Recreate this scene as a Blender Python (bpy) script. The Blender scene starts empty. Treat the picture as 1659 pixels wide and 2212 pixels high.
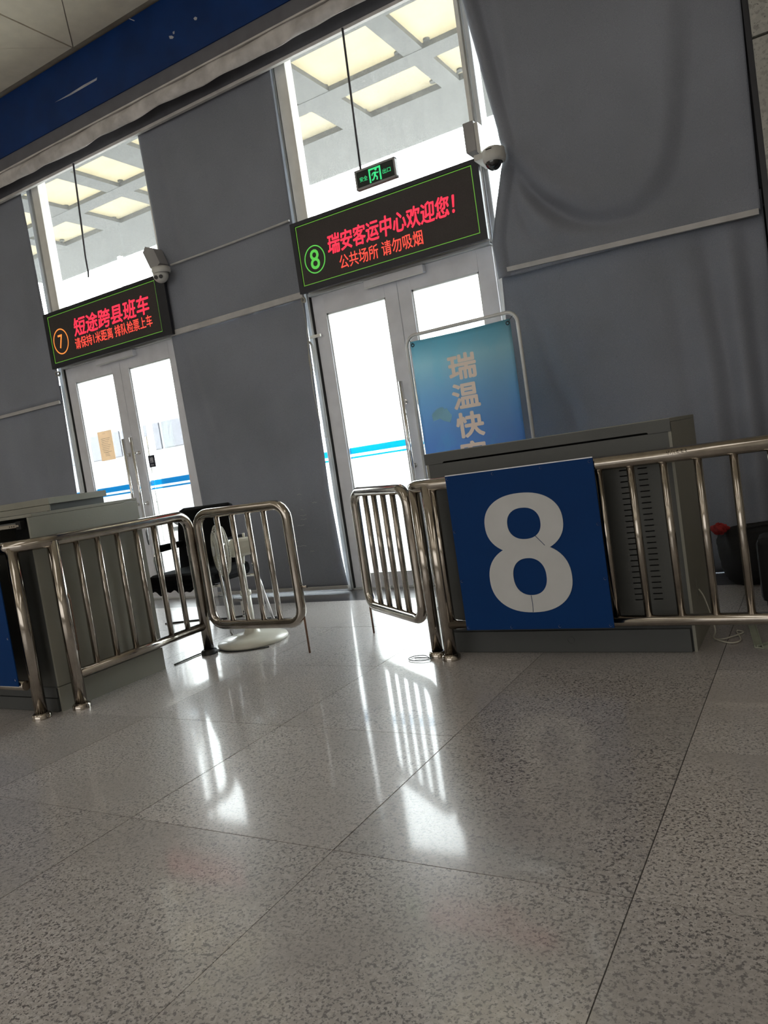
import bpy, bmesh, math, random
from mathutils import Vector, Matrix
random.seed(7)
scene = bpy.context.scene
COL = scene.collection
PI = math.pi

# ------------------------------------------------------------------ camera
H = 1.034                                   # eye height, from 0.8 m floor tiles
YAW, PITCH, ROLL = -0.532552, -0.0690203, -0.1493204
FPX = 1637.0
fwd = Vector((math.sin(YAW)*math.cos(PITCH), math.cos(YAW)*math.cos(PITCH), math.sin(PITCH)))
right = Vector((math.cos(YAW), -math.sin(YAW), 0))
up = right.cross(fwd)
r2 = right*math.cos(ROLL) + up*math.sin(ROLL)
u2 = -right*math.sin(ROLL) + up*math.cos(ROLL)
cam_d = bpy.data.cameras.new('camera')
cam = bpy.data.objects.new('camera', cam_d)
COL.objects.link(cam)
cam.matrix_world = Matrix(((r2.x, u2.x, -fwd.x, 0), (r2.y, u2.y, -fwd.y, 0), (r2.z, u2.z, -fwd.z, H), (0, 0, 0, 1)))
cam_d.sensor_fit = 'HORIZONTAL'
cam_d.sensor_width = 36
cam_d.lens = 36*FPX/1659
cam_d.clip_start = 0.02
cam_d.clip_end = 300
scene.camera = cam

# ------------------------------------------------------------------ light
world = bpy.data.worlds.new('sky')
scene.world = world
world.use_nodes = True
bg = world.node_tree.nodes['Background']
bg.inputs[0].default_value = (0.93, 0.97, 1.0, 1)
bg.inputs[1].default_value = 11.0


def area(name, loc, rot, sx, sy, radiance, col=(1, 1, 1)):
    d = bpy.data.lights.new(name, 'AREA')
    d.shape = 'RECTANGLE'
    d.size, d.size_y = sx, sy
    d.energy = radiance*PI*sx*sy
    d.color = col
    o = bpy.data.objects.new(name, d)
    COL.objects.link(o)
    o.location = loc
    o.rotation_euler = rot
    return o


# behind the camera: fill light added on solid rear wall, unseen ceiling lamps
area('window_rear_offscreen', (-3.6, -7.9, 2.6), (PI/2, 0, 0), 12, 3.4, 1.0, (1.0, 0.98, 0.95))
for k_, (cx_, cy_) in enumerate([(a, b) for a in (-7.5, -2.8, 1.9) for b in (-4.6, -0.9)]):
    area('ceiling_lamp_%d_offscreen' % (k_+1), (cx_, cy_, 4.95), (0, 0, 0), 1.2, 3.0, 1.1, (1.0, 0.97, 0.92))

vs = scene.view_settings
vs.view_transform = 'Standard'
vs.look = 'None'
vs.exposure = 0.32
vs.gamma = 1
vs.use_curve_mapping = False

# ------------------------------------------------------------------ materials
MATS = {}


def nodes_of(name):
    m = bpy.data.materials.new(name)
    m.use_nodes = True
    nt = m.node_tree
    return m, nt, nt.nodes['Principled BSDF'], nt.nodes['Material Output']


def mat(name, col, rough=0.5, metal=0.0, var=0.12, scale=8.0, bump=0.0, bscale=60.0, spec=0.5, coat=0.0, coat_r=0.05,
        trans=0.0, sheen=0.0):
    """plain painted / metal / cloth material: colour with a soft noise variation and fine relief"""
    m, nt, b, out = nodes_of(name)
    N, L = nt.nodes, nt.links
    tc = N.new('ShaderNodeTexCoord')
    nz = N.new('ShaderNodeTexNoise')
    nz.inputs['Scale'].default_value = scale
    nz.inputs['Detail'].default_value = 5
    L.new(tc.outputs['Object'], nz.inputs['Vector'])
    rp = N.new('ShaderNodeValToRGB')
    rp.color_ramp.elements[0].position = 0.3
    rp.color_ramp.elements[1].position = 0.7
    rp.color_ramp.elements[0].color = (*[c*(1-var) for c in col], 1)
    rp.color_ramp.elements[1].color = (*[min(1, c*(1+var)) for c in col], 1)
    L.new(nz.outputs['Fac'], rp.inputs['Fac'])
    L.new(rp.outputs['Color'], b.inputs['Base Color'])
    b.inputs['Roughness'].default_value = rough
    b.inputs['Metallic'].default_value = metal
    b.inputs['Specular IOR Level'].default_value = spec
    b.inputs['Coat Weight'].default_value = coat
    b.inputs['Coat Roughness'].default_value = coat_r
    if bump:
        n2 = N.new('ShaderNodeTexNoise')
        n2.inputs['Scale'].default_value = bscale
        n2.inputs['Detail'].default_value = 3
        L.new(tc.outputs['Object'], n2.inputs['Vector'])
        bp = N.new('ShaderNodeBump')
        bp.inputs['Strength'].default_value = bump
        bp.inputs['Distance'].default_value = 0.004
        L.new(n2.outputs['Fac'], bp.inputs['Height'])
        L.new(bp.outputs['Normal'], b.inputs['Normal'])
    if trans:
        t = N.new('ShaderNodeBsdfTranslucent')
        t.inputs['Color'].default_value = (*[min(1, c*1.2) for c in col], 1)
        mx = N.new('ShaderNodeMixShader')
        mx.inputs[0].default_value = trans
        L.new(b.outputs[0], mx.inputs[1])
        L.new(t.outputs[0], mx.inputs[2])
        L.new(mx.outputs[0], out.inputs[0])
    MATS[name] = m
    return m


def emit(name, col, strength):
    m, nt, b, out = nodes_of(name)
    b.inputs['Base Color'].default_value = (*[c*0.3 for c in col], 1)
    b.inputs['Emission Color'].default_value = (*col, 1)
    b.inputs['Emission Strength'].default_value = strength
    MATS[name] = m
    return m


def glass(name, dust, tint=(0.94, 0.96, 0.95), dustcol=(0.75, 0.76, 0.72), streak=False):
    m, nt, b, out = nodes_of(name)
    N, L = nt.nodes, nt.links
    N.remove(b)
    tr = N.new('ShaderNodeBsdfTransparent')
    tr.inputs[0].default_value = (*tint, 1)
    gl = N.new('ShaderNodeBsdfGlossy')
    gl.inputs['Roughness'].default_value = 0.01
    lw = N.new('ShaderNodeLayerWeight')
    lw.inputs[0].default_value = 0.5
    pw = N.new('ShaderNodeMath')
    pw.operation = 'POWER'
    pw.inputs[1].default_value = 5.0
    L.new(lw.outputs['Facing'], pw.inputs[0])
    fr = N.new('ShaderNodeMath')
    fr.operation = 'MULTIPLY_ADD'
    fr.inputs[1].default_value = 0.5
    fr.inputs[2].default_value = 0.02
    L.new(pw.outputs[0], fr.inputs[0])
    mx = N.new('ShaderNodeMixShader')
    L.new(fr.outputs[0], mx.inputs[0])
    L.new(tr.outputs[0], mx.inputs[1])
    L.new(gl.outputs[0], mx.inputs[2])
    tl = N.new('ShaderNodeBsdfTranslucent')
    tl.inputs[0].default_value = (*dustcol, 1)
    m2 = N.new('ShaderNodeMixShader')
    tc = N.new('ShaderNodeTexCoord')
    mp = N.new('ShaderNodeMapping')
    mp.inputs['Scale'].default_value = (9, 1, 1.2)
    nz = N.new('ShaderNodeTexNoise')
    nz.inputs['Scale'].default_value = 4
    nz.inputs['Detail'].default_value = 6
    mr = N.new('ShaderNodeMapRange')
    mr.inputs['From Min'].default_value = 0.3
    mr.inputs['From Max'].default_value = 0.75
    mr.inputs['To Min'].default_value = dust*0.6
    mr.inputs['To Max'].default_value = dust*1.5
    L.new(tc.outputs['Object'], mp.inputs[0])
    L.new(mp.outputs[0], nz.inputs['Vector'])
    L.new(nz.outputs['Fac'], mr.inputs['Value'])
    L.new(mr.outputs[0], m2.inputs[0])
    L.new(mx.outputs[0], m2.inputs[1])
    L.new(tl.outputs[0], m2.inputs[2])
    L.new(m2.outputs[0], out.inputs[0])
    MATS[name] = m
    return m


def granite(name, base, dark, light, scale=70.0, rough=0.32, coat=1.0, coat_r=0.03, tile_var=0.1):
    m, nt, b, out = nodes_of(name)
    N, L = nt.nodes, nt.links
    geo = N.new('ShaderNodeNewGeometry')
    oi = N.new('ShaderNodeObjectInfo')
    ad = N.new('ShaderNodeVectorMath')
    ad.operation = 'MULTIPLY_ADD'
    cb = N.new('ShaderNodeCombineXYZ')
    for i in range(3):
        L.new(oi.outputs['Random'], cb.inputs[i])
    L.new(cb.outputs[0], ad.inputs[0])
    ad.inputs[1].default_value = (7, 7, 7)
    L.new(geo.outputs['Position'], ad.inputs[2])

    def noise(sc, det, lo, hi, rgh=0.55):
        n = N.new('ShaderNodeTexNoise')
        n.inputs['Scale'].default_value = sc
        n.inputs['Detail'].default_value = det
        n.inputs['Roughness'].default_value = rgh
        L.new(ad.outputs[0], n.inputs['Vector'])
        r = N.new('ShaderNodeMapRange')
        r.inputs['From Min'].default_value = lo
        r.inputs['From Max'].default_value = hi
        L.new(n.outputs['Fac'], r.inputs['Value'])
        return r.outputs[0]

    def mix(a, bcol, fac):
        x = N.new('ShaderNodeMix')
        x.data_type = 'RGBA'
        if isinstance(a, tuple):
            x.inputs['A'].default_value = (*a, 1)
        else:
            L.new(a, x.inputs['A'])
        x.inputs['B'].default_value = (*bcol, 1)
        L.new(fac, x.inputs['Factor'])
        return x.outputs['Result']
    c = mix(base, light, noise(scale*0.8, 3, 0.48, 0.62))
    c = mix(c, dark, noise(scale, 2, 0.54, 0.62))
    c = mix(c, tuple(d*0.55 for d in dark), noise(scale*1.9, 2, 0.62, 0.68))
    c = mix(c, tuple(x*0.8 for x in base), noise(1.6, 4, 0.45, 0.8))
    hv = N.new('ShaderNodeHueSaturation')
    mr = N.new('ShaderNodeMapRange')
    mr.inputs['To Min'].default_value = 1-tile_var
    mr.inputs['To Max'].default_value = 1+tile_var
    L.new(oi.outputs['Random'], mr.inputs['Value'])
    L.new(mr.outputs[0], hv.inputs['Value'])
    L.new(c, hv.inputs['Color'])
    L.new(hv.outputs[0], b.inputs['Base Color'])
    b.inputs['Roughness'].default_value = rough
    b.inputs['Coat Weight'].default_value = coat
    b.inputs['Coat Roughness'].default_value = coat_r
    MATS[name] = m
    return m


def curtain_mat(name, col, marks=False):
    m, nt, b, out = nodes_of(name)
    N, L = nt.nodes, nt.links
    geo = N.new('ShaderNodeNewGeometry')
    nz = N.new('ShaderNodeTexNoise')
    nz.inputs['Scale'].default_value = 1.3
    nz.inputs['Detail'].default_value = 6
    L.new(geo.outputs['Position'], nz.inputs['Vector'])
    rp = N.new('ShaderNodeValToRGB')
    rp.color_ramp.elements[0].position = 0.3
    rp.color_ramp.elements[1].position = 0.72
    rp.color_ramp.elements[0].color = (*[c*0.88 for c in col], 1)
    rp.color_ramp.elements[1].color = (*[c*1.12 for c in col], 1)
    L.new(nz.outputs['Fac'], rp.inputs['Fac'])
    last = rp.outputs['Color']
    # woven threads
    wv = N.new('ShaderNodeTexNoise')
    wv.inputs['Scale'].default_value = 420
    wv.inputs['Detail'].default_value = 1
    L.new(geo.outputs['Position'], wv.inputs['Vector'])
    hv = N.new('ShaderNodeHueSaturation')
    mr = N.new('ShaderNodeMapRange')
    mr.inputs['From Min'].default_value = 0.3
    mr.inputs['From Max'].default_value = 0.7
    mr.inputs['To Min'].default_value = 0.82
    mr.inputs['To Max'].default_value = 1.18
    L.new(wv.outputs['Fac'], mr.inputs['Value'])
    L.new(mr.outputs[0], hv.inputs['Value'])
    L.new(last, hv.inputs['Color'])
    L.new(hv.outputs[0], b.inputs['Base Color'])
    b.inputs['Roughness'].default_value = 0.85
    b.inputs['Specular IOR Level'].default_value = 0.25
    b.inputs['Sheen Weight'].default_value = 0.15
    tl = N.new('ShaderNodeBsdfTranslucent')
    L.new(hv.outputs[0], tl.inputs[0])
    mx = N.new('ShaderNodeMixShader')
    mx.inputs[0].default_value = 0.022
    L.new(b.outputs[0], mx.inputs[1])
    L.new(tl.outputs[0], mx.inputs[2])
    L.new(mx.outputs[0], out.inputs[0])
    MATS[name] = m
    return m


def film(name, col, transl):
    """coloured adhesive film on glass: dyes the light that passes"""
    m, nt, b, out = nodes_of(name)
    N, L = nt.nodes, nt.links
    tr = N.new('ShaderNodeBsdfTransparent')
    tr.inputs[0].default_value = (*col, 1)
    b.inputs['Base Color'].default_value = (*transl, 1)
    b.inputs['Roughness'].default_value = 0.3
    mx = N.new('ShaderNodeMixShader')
    mx.inputs[0].default_value = 0.5
    L.new(tr.outputs[0], mx.inputs[1])
    L.new(b.outputs[0], mx.inputs[2])
    L.new(mx.outputs[0], out.inputs[0])
    MATS[name] = m
    return m


def banner_mat(name):
    """printed banner: pale teal sky fading to royal blue, with faint map blotches (flat print)"""
    m, nt, b, out = nodes_of(name)
    N, L = nt.nodes, nt.links
    tc = N.new('ShaderNodeTexCoord')
    sp = N.new('ShaderNodeSeparateXYZ')
    L.new(tc.outputs['Generated'], sp.inputs[0])
    rp = N.new('ShaderNodeValToRGB')
    e = rp.color_ramp.elements
    e[0].position = 0.0
    e[0].color = (0.10, 0.20, 0.46, 1)
    e[1].position = 1.0
    e[1].color = (0.20, 0.42, 0.5, 1)
    for p_, c_ in ((0.45, (0.20, 0.34, 0.57, 1)), (0.7, (0.28, 0.45, 0.60, 1)), (0.88, (0.40, 0.57, 0.62, 1))):
        x = e.new(p_)
        x.color = c_
    L.new(sp.outputs['Z'], rp.inputs['Fac'])
    nz = N.new('ShaderNodeTexNoise')
    nz.inputs['Scale'].default_value = 2.6
    nz.inputs['Detail'].default_value = 9
    nz.inputs['Roughness'].default_value = 0.62
    L.new(tc.outputs['Generated'], nz.inputs['Vector'])
    mr = N.new('ShaderNodeMapRange')
    mr.inputs['From Min'].default_value = 0.53
    mr.inputs['From Max'].default_value = 0.58
    mr.inputs['To Max'].default_value = 0.22
    L.new(nz.outputs['Fac'], mr.inputs['Value'])
    mx = N.new('ShaderNodeMix')
    mx.data_type = 'RGBA'
    L.new(mr.outputs[0], mx.inputs['Factor'])
    L.new(rp.outputs['Color'], mx.inputs['A'])
    mx.inputs['B'].default_value = (0.2, 0.5, 0.6, 1)
    L.new(mx.outputs['Result'], b.inputs['Base Color'])
    b.inputs['Roughness'].default_value = 0.45
    tl = N.new('ShaderNodeBsdfTranslucent')
    L.new(mx.outputs['Result'], tl.inputs[0])
    ms = N.new('ShaderNodeMixShader')
    ms.inputs[0].default_value = 0.62
    L.new(b.outputs[0], ms.inputs[1])
    L.new(tl.outputs[0], ms.inputs[2])
    L.new(ms.outputs[0], out.inputs[0])
    MATS[name] = m
    return m


granite('granite', (0.50, 0.468, 0.45), (0.19, 0.181, 0.181), (0.62, 0.59, 0.575), scale=115, rough=0.3, coat=0.45, coat_r=0.075)
granite('dark_granite', (0.055, 0.055, 0.06), (0.025, 0.025, 0.028), (0.09, 0.09, 0.1), scale=90)
granite('stone_cladding', (0.40, 0.395, 0.37), (0.29, 0.285, 0.265), (0.47, 0.46, 0.43), scale=40, rough=0.8, coat=0, tile_var=0.06)
mat('grout', (0.03, 0.028, 0.026), 0.9)
mat('cream_panel', (0.84, 0.77, 0.62), 0.6, var=0.05, bump=0.25, bscale=160)
mat('ceiling_gap', (0.35, 0.31, 0.25), 0.9)
mat('blue_board', (0.002, 0.03, 0.15), 0.45, var=0.2, scale=3, spec=0.25)
mat('grey_trim', (0.13, 0.13, 0.15), 0.55, var=0.1)
mat('pale_trim', (0.6, 0.57, 0.55), 0.5)
mat('pale_fabric', (0.56, 0.53, 0.52), 0.85, var=0.25, scale=7, bump=0.8, bscale=25)
mat('dark_pelmet', (0.1, 0.1, 0.115), 0.6)
mat('wall_paint', (0.62, 0.60, 0.55), 0.7, var=0.04)
mat('white_frame', (0.82, 0.80, 0.74), 0.4, var=0.06)
mat('silver_frame', (0.62, 0.63, 0.63), 0.4, metal=0.3, var=0.08)
mat('door_paint', (0.74, 0.74, 0.78), 0.35, var=0.06)
mat('rubber', (0.02, 0.02, 0.02), 0.7)
curtain_mat('curtain', (0.25, 0.265, 0.308))
mat('batten', (0.5, 0.485, 0.48), 0.6)
mat('steel', (0.43, 0.39, 0.345), 0.13, metal=1.0, var=0.15, scale=14, bump=0.03, bscale=40)
mat('chrome', (0.75, 0.74, 0.73), 0.08, metal=1.0, var=0.04)
mat('rust', (0.2, 0.12, 0.08), 0.6, metal=0.5, var=0.3, scale=30)
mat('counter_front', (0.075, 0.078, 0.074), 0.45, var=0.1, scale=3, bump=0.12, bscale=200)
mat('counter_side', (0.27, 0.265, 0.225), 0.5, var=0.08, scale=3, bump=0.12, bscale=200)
mat('counter_base', (0.075, 0.08, 0.08), 0.5, var=0.1, scale=3)
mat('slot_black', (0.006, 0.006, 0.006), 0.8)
mat('plate_blue', (0.001, 0.034, 0.15), 0.6, var=0.08, scale=2, spec=0.15)
mat('numeral_white', (0.58, 0.585, 0.59), 0.6, var=0.04)
mat('screw', (0.5, 0.5, 0.52), 0.3, metal=0.8)
mat('sign_black', (0.012, 0.013, 0.02), 0.4)
mat('led_screen', (0.045, 0.036, 0.033), 0.6, var=0.2, scale=120)
emit('led_red', (1.0, 0.03, 0.07), 1.0)
emit('led_orange_red', (1.0, 0.075, 0.05), 1.0)
emit('led_green', (0.14, 0.75, 0.1), 0.55)
emit('led_line', (0.2, 0.6, 0.06), 0.45)
emit('led_orange', (1.0, 0.28, 0.05), 0.9)
emit('exit_green', (0.05, 0.75, 0.25), 0.75)
mat('exit_face', (0.01, 0.02, 0.015), 0.3)
mat('plastic_white', (0.62, 0.61, 0.58), 0.4, var=0.04)
mat('plastic_grey', (0.34, 0.33, 0.33), 0.5, var=0.05)
mat('fan_white', (0.66, 0.64, 0.55), 0.35, var=0.05, coat=0.3)
mat('dome_black', (0.01, 0.01, 0.014), 0.08, coat=1)
mat('rod_dark', (0.05, 0.045, 0.05), 0.5)
mat('leather_black', (0.004, 0.004, 0.005), 0.85, spec=0.15, bump=0.3, bscale=120)
mat('bag_black', (0.008, 0.008, 0.009), 0.8, bump=0.5, bscale=40)
mat('red_cloth', (0.35, 0.02, 0.02), 0.7)
mat('cable_black', (0.012, 0.012, 0.012), 0.5)
mat('cable_white', (0.55, 0.53, 0.45), 0.5)
mat('trunking', (0.42, 0.45, 0.36), 0.5)
mat('paper', (0.78, 0.66, 0.52), 0.8, trans=0.35)
mat('ink', (0.25, 0.2, 0.17), 0.8)
mat('sticker_black', (0.012, 0.013, 0.03), 0.4)
mat('sticker_white', (0.7, 0.7, 0.75), 0.5)
mat('letter_cream', (1.0, 0.84, 0.74), 0.5, var=0.02)
mat('map_blue', (0.25, 0.55, 0.75), 0.5, var=0.1)
mat('cord', (0.4, 0.38, 0.33), 0.8)
mat('scratch_paint', (0.42, 0.42, 0.46), 0.7)
film('cyan_film', (0.0, 0.68, 0.97), (0.0, 0.35, 0.75))
glass('door_glass', 0.015)
glass('window_glass', 0.036, dustcol=(0.8, 0.8, 0.76))
banner_mat('banner_print')
mat('canopy_steel', (0.08, 0.08, 0.076), 0.5, var=0.05)
mat('canopy_glass', (0.42, 0.38, 0.29), 0.4, var=0.2, scale=2.5, trans=0.5)
mat('concrete', (0.3, 0.295, 0.285), 0.9, var=0.12, scale=1.5, bump=0.2, bscale=30)
mat('facade_white', (0.8, 0.8, 0.78), 0.8, var=0.03)
mat('facade_glass', (0.4, 0.46, 0.48), 0.1, var=0.1)
mat('bus_white', (0.12, 0.12, 0.125), 0.4, var=0.04)
mat('bus_window', (0.03, 0.03, 0.042), 0.15)

# ------------------------------------------------------------------ mesh helpers


class MB:
    def __init__(s):
        s.v, s.f, s.sm = [], [], []

    def add(s, vs_, fs, smooth=False):
        o = len(s.v)
        s.v += [tuple(x) for x in vs_]
        for f in fs:
            s.f.append(tuple(i+o for i in f))
            s.sm.append(smooth)
        return s

    def box(s, x0, x1, y0, y1, z0, z1, bev=0.0):
        if bev:
            bm = bmesh.new()
            bmesh.ops.create_cube(bm, size=1)
            for v in bm.verts:
                v.co = Vector(((x0+x1)/2+v.co.x*(x1-x0), (y0+y1)/2+v.co.y*(y1-y0), (z0+z1)/2+v.co.z*(z1-z0)))
            bmesh.ops.bevel(bm, geom=bm.edges[:], offset=bev, segments=2, affect='EDGES', profile=0.5)
            bm.verts.index_update()
            s.add([v.co[:] for v in bm.verts], [[v.index for v in f.verts] for f in bm.faces])
            bm.free()
            return s
        vs_ = [(x, y, z) for z in (z0, z1) for y in (y0, y1) for x in (x0, x1)]
        return s.add(vs_, [(0, 2, 3, 1), (4, 5, 7, 6), (0, 1, 5, 4), (2, 6, 7, 3), (0, 4, 6, 2), (1, 3, 7, 5)])

    def tube(s, pts, r, n=14, closed=False, rr=None):
        pts = [Vector(p) for p in pts]
        N_ = len(pts)
        rings = []
        prev = None
        for i, p in enumerate(pts):
            if closed:
                t = (pts[(i+1) % N_]-pts[i-1]).normalized()
            else:
                t = (pts[min(i+1, N_-1)]-pts[max(i-1, 0)]).normalized()
            if prev is None:
                a = Vector((0, 0, 1)) if abs(t.z) < 0.9 else Vector((1, 0, 0))
                u = t.cross(a).normalized()
            else:
                u = (prev - t*prev.dot(t)).normalized()
            prev = u
            w = t.cross(u)
            rad = rr[i] if rr else r
            rings.append([p+(u*math.cos(2*PI*k/n)+w*math.sin(2*PI*k/n))*rad for k in range(n)])
        vs_ = [v for rg in rings for v in rg]
        fs = []
        for i in range(N_ if closed else N_-1):
            j = (i+1) % N_
            for k in range(n):
                fs.append((i*n+k, i*n+(k+1) % n, j*n+(k+1) % n, j*n+k))
        s.add(vs_, fs, True)
        if not closed:
            o = len(s.v)-len(vs_)
            s.f.append(tuple(o+k for k in reversed(range(n))))
            s.sm.append(False)
            s.f.append(tuple(o+(N_-1)*n+k for k in range(n)))
            s.sm.append(False)
        return s

    def lathe(s, prof, c=(0, 0, 0), n=32, mtx=None):
        vs_, fs = [], []
        for (r, z) in prof:
            for k in range(n):
                v = Vector((r*math.cos(2*PI*k/n), r*math.sin(2*PI*k/n), z))
                if mtx is not None:
                    v = mtx @ v
                vs_.append(v+Vector(c))
        for i in range(len(prof)-1):
            for k in range(n):
                fs.append((i*n+k, i*n+(k+1) % n, (i+1)*n+(k+1) % n, (i+1)*n+k))
        return s.add(vs_, fs, True)

    def prism(s, poly, y0, y1, axis='y'):
        """extrude a polygon given in (x, z) along y, (y, z) along x or (x, y) along z"""
        n = len(poly)

        def P(a, b, d):
            return (a, d, b) if axis == 'y' else ((d, a, b) if axis == 'x' else (a, b, d))
        vs_ = [P(a, b, y0) for a, b in poly]+[P(a, b, y1) for a, b in poly]
        fs = [tuple(range(n)), tuple(range(2*n-1, n-1, -1))]
        fs += [(i, i+n, (i+1) % n+n, (i+1) % n) for i in range(n)]
        return s.add(vs_, fs)

    def grid(s, fn, nu, nv, smooth=True):
        vs_ = [fn(i/nu, j/nv) for j in range(nv+1) for i in range(nu+1)]
        fs = [(j*(nu+1)+i, j*(nu+1)+i+1, (j+1)*(nu+1)+i+1, (j+1)*(nu+1)+i) for j in range(nv) for i in range(nu)]
        return s.add(vs_, fs, smooth)

    def move(s, d):
        s.v = [(a+d[0], b+d[1], c+d[2]) for a, b, c in s.v]
        return s

    def build(s, name, m, parent=None, solid=0.0):
        me = bpy.data.meshes.new(name)
        me.from_pydata(s.v, [], s.f)
        me.polygons.foreach_set('use_smooth', s.sm)
        bm = bmesh.new()
        bm.from_mesh(me)
        bmesh.ops.recalc_face_normals(bm, faces=bm.faces[:])
        bm.to_mesh(me)
        bm.free()
        me.update()
        me.materials.append(MATS[m])
        o = bpy.data.objects.new(name, me)
        COL.objects.link(o)
        if parent is not None:
            o.parent = parent
            o.matrix_parent_inverse = Matrix.Translation(-parent.location) if parent.parent is None else Matrix()
            if parent.rotation_euler[2]:
                o.matrix_parent_inverse = Matrix()
        if solid:
            md = o.modifiers.new('thickness', 'SOLIDIFY')
            md.thickness = solid
        return o


def share(o, name, parent, loc):
    """a further piece with the same mesh"""
    c = bpy.data.objects.new(name, o.data)
    COL.objects.link(c)
    c.parent = parent
    c.matrix_parent_inverse = o.matrix_parent_inverse.copy()
    c.location = loc
    return c


def tag(o, label, cat, group=None, kind=None):
    o['label'] = label
    if cat:
        o['category'] = cat
    if group:
        o['group'] = group
    if kind:
        o['kind'] = kind
    return o


def thing(name, label, cat, loc, group=None, rotz=0.0):
    o = bpy.data.objects.new(name, None)
    COL.objects.link(o)
    o.location = loc
    o.rotation_euler = (0, 0, rotz)
    o.empty_display_size = 0.1
    return tag(o, label, cat, group)


def struct(o, label=None):
    o['kind'] = 'structure'
    if label:
        o['label'] = label
    return o


def arc(c, r, a0, a1, n, plane):
    """points of an arc; plane gives two unit vectors"""
    U, V = Vector(plane[0]), Vector(plane[1])
    return [Vector(c)+U*(r*math.cos(a0+(a1-a0)*i/n))+V*(r*math.sin(a0+(a1-a0)*i/n)) for i in range(n+1)]


def text(name, body, m, parent, x0, x1, z0, z1, y, offset=0.0, shear=0.0, spacing=1.0, lines=False, depth=0.0015, bold=0.0):
    """lettering as flat mesh filling the box (x0..x1, z0..z1) on a wall-parallel plane facing -y"""
    cu = bpy.data.curves.new('lettering', 'FONT')
    cu.body = body
    cu.size = 1
    cu.shear = shear
    cu.space_character = spacing
    cu.resolution_u = 3
    t = bpy.data.objects.new('lettering', cu)
    COL.objects.link(t)
    dg = bpy.context.evaluated_depsgraph_get()
    dg.update()
    me = bpy.data.meshes.new_from_object(t.evaluated_get(dg))
    bpy.data.objects.remove(t)
    xs = [v.co.x for v in me.vertices]
    ys = [v.co.y for v in me.vertices]
    ax, bx, ay, by = min(xs), max(xs), min(ys), max(ys)
    base = [(x0+(v.co.x-ax)/(bx-ax)*(x1-x0), z0+(v.co.y-ay)/(by-ay)*(z1-z0)) for v in me.vertices]
    pol = [tuple(p.vertices) for p in me.polygons]
    bpy.data.meshes.remove(me)
    bold = offset*(z1-z0)                   # heavier strokes: the outline laid down again, shifted all round
    sh = [(0, 0)]+([(bold*math.cos(k*PI/4), bold*math.sin(k*PI/4)) for k in range(8)] if bold else [])
    vv, ff = [], []
    for k, (dx, dz) in enumerate(sh):
        o_ = len(vv)
        vv += [(a+dx, y-k*0.00006, b+dz) for a, b in base]
        ff += [tuple(i+o_ for i in p) for p in pol]
    me = bpy.data.meshes.new(name)
    me.from_pydata(vv, [], ff)
    depth = 0
    me.materials.append(MATS[m])
    o = bpy.data.objects.new(name, me)
    COL.objects.link(o)
    if depth:
        md = o.modifiers.new('thickness', 'SOLIDIFY')
        md.thickness = depth
    if parent is not None:
        o.parent = parent
        o.matrix_parent_inverse = Matrix.Translation(-parent.location)
    return o


# ------------------------------------------------------------------ the room
X0, X1, YB, YW = -10.855, 3.545, -8.01, 5.25
ZC = 4.985
T = 0.8
fl = MB().box(X0-0.2, X1+0.2, YB-0.2, 4.788, -0.12, -0.006).build('floor', 'grout')
struct(fl, 'polished grey speckled granite floor')
t0 = MB().box(-T/2+0.0014, T/2-0.0014, -T/2+0.0014, T/2-0.0014, -0.03, 0.0).build('tile', 'granite', fl)
first = True
for i in range(18):
    for j in range(16):
        c = (-0.455-T*13+T*i+T/2, 4.788-T*j-T/2, random.uniform(-0.0003, 0.0003))
        o = t0 if first else share(t0, 'tile', fl, c)
        if first:
            o.location = c
            first = False
        o.rotation_euler = (random.uniform(-1, 1)*0.0006, random.uniform(-1, 1)*0.0006, 0)
th = MB().box(X0-0.2, X1+0.2, 4.79, 5.34, -0.12, -0.001).build('floor_border', 'dark_granite')
struct(th, 'dark granite strip along the foot of the front wall')

# ceiling: cream metal triangles hung below a dark void
ce = MB().box(X0-0.2, X1+0.2, YB-0.2, 5.4, ZC+0.012, ZC+0.1).build('ceiling', 'ceiling_gap')
struct(ce, 'cream triangular panel ceiling')
S = 1.3
cx0, cy0 = -5.30-S*5, 4.90-S*11
for i in range(11):
    for j in range(11):
        xa, ya = cx0+S*i, cy0+S*j
        g = 0.004
        a, b, c, d = (xa+g, ya+g), (xa+S-g, ya+g), (xa+S-g, ya+S-g), (xa+g, ya+S-g)
        k = g*1.5
        if (i+j) % 2:
            tris = ([a, b, (d[0], d[1]-k*2)], [(b[0], b[1]+k*2), c, d])
        else:
            tris = ([a, (b[0]-k*2, b[1]), (c[0]-k*2, c[1]-k*2)], [(a[0], a[1]+k*2), (c[0]-k*2, c[1]), d])
        if j < 6 or i > 8:
            continue
        for tr in tris:
            dz = random.uniform(-0.004, 0.004)
            MB().prism(tr, ZC+dz, ZC+0.012, 'z').build('panel', 'cream_panel', ce)
st = MB().box(X0-0.2, X1+0.2, YB-0.2, cy0+S*6, ZC, ZC+0.011).build('panel', 'cream_panel', ce)
MB().box(cx0+S*9, X1+0.2, cy0+S*6, 5.4, ZC, ZC+0.011).build('panel', 'cream_panel', ce)

struct(MB().box(X0-0.2, X0, YB, 5.34, 0, ZC).build('wall_left', 'wall_paint'), 'plain pale side wall of the hall')
struct(MB().box(X1, X1+0.2, YB, 5.34, 0, ZC).build('wall_right', 'wall_paint'), 'plain pale side wall of the hall')
wb = MB()
wb.box(X0, X1, YB-0.2, YB, 0, ZC)
wbo = struct(wb.build('wall_back', 'wall_paint'), 'plain pale rear wall of the hall')

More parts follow.
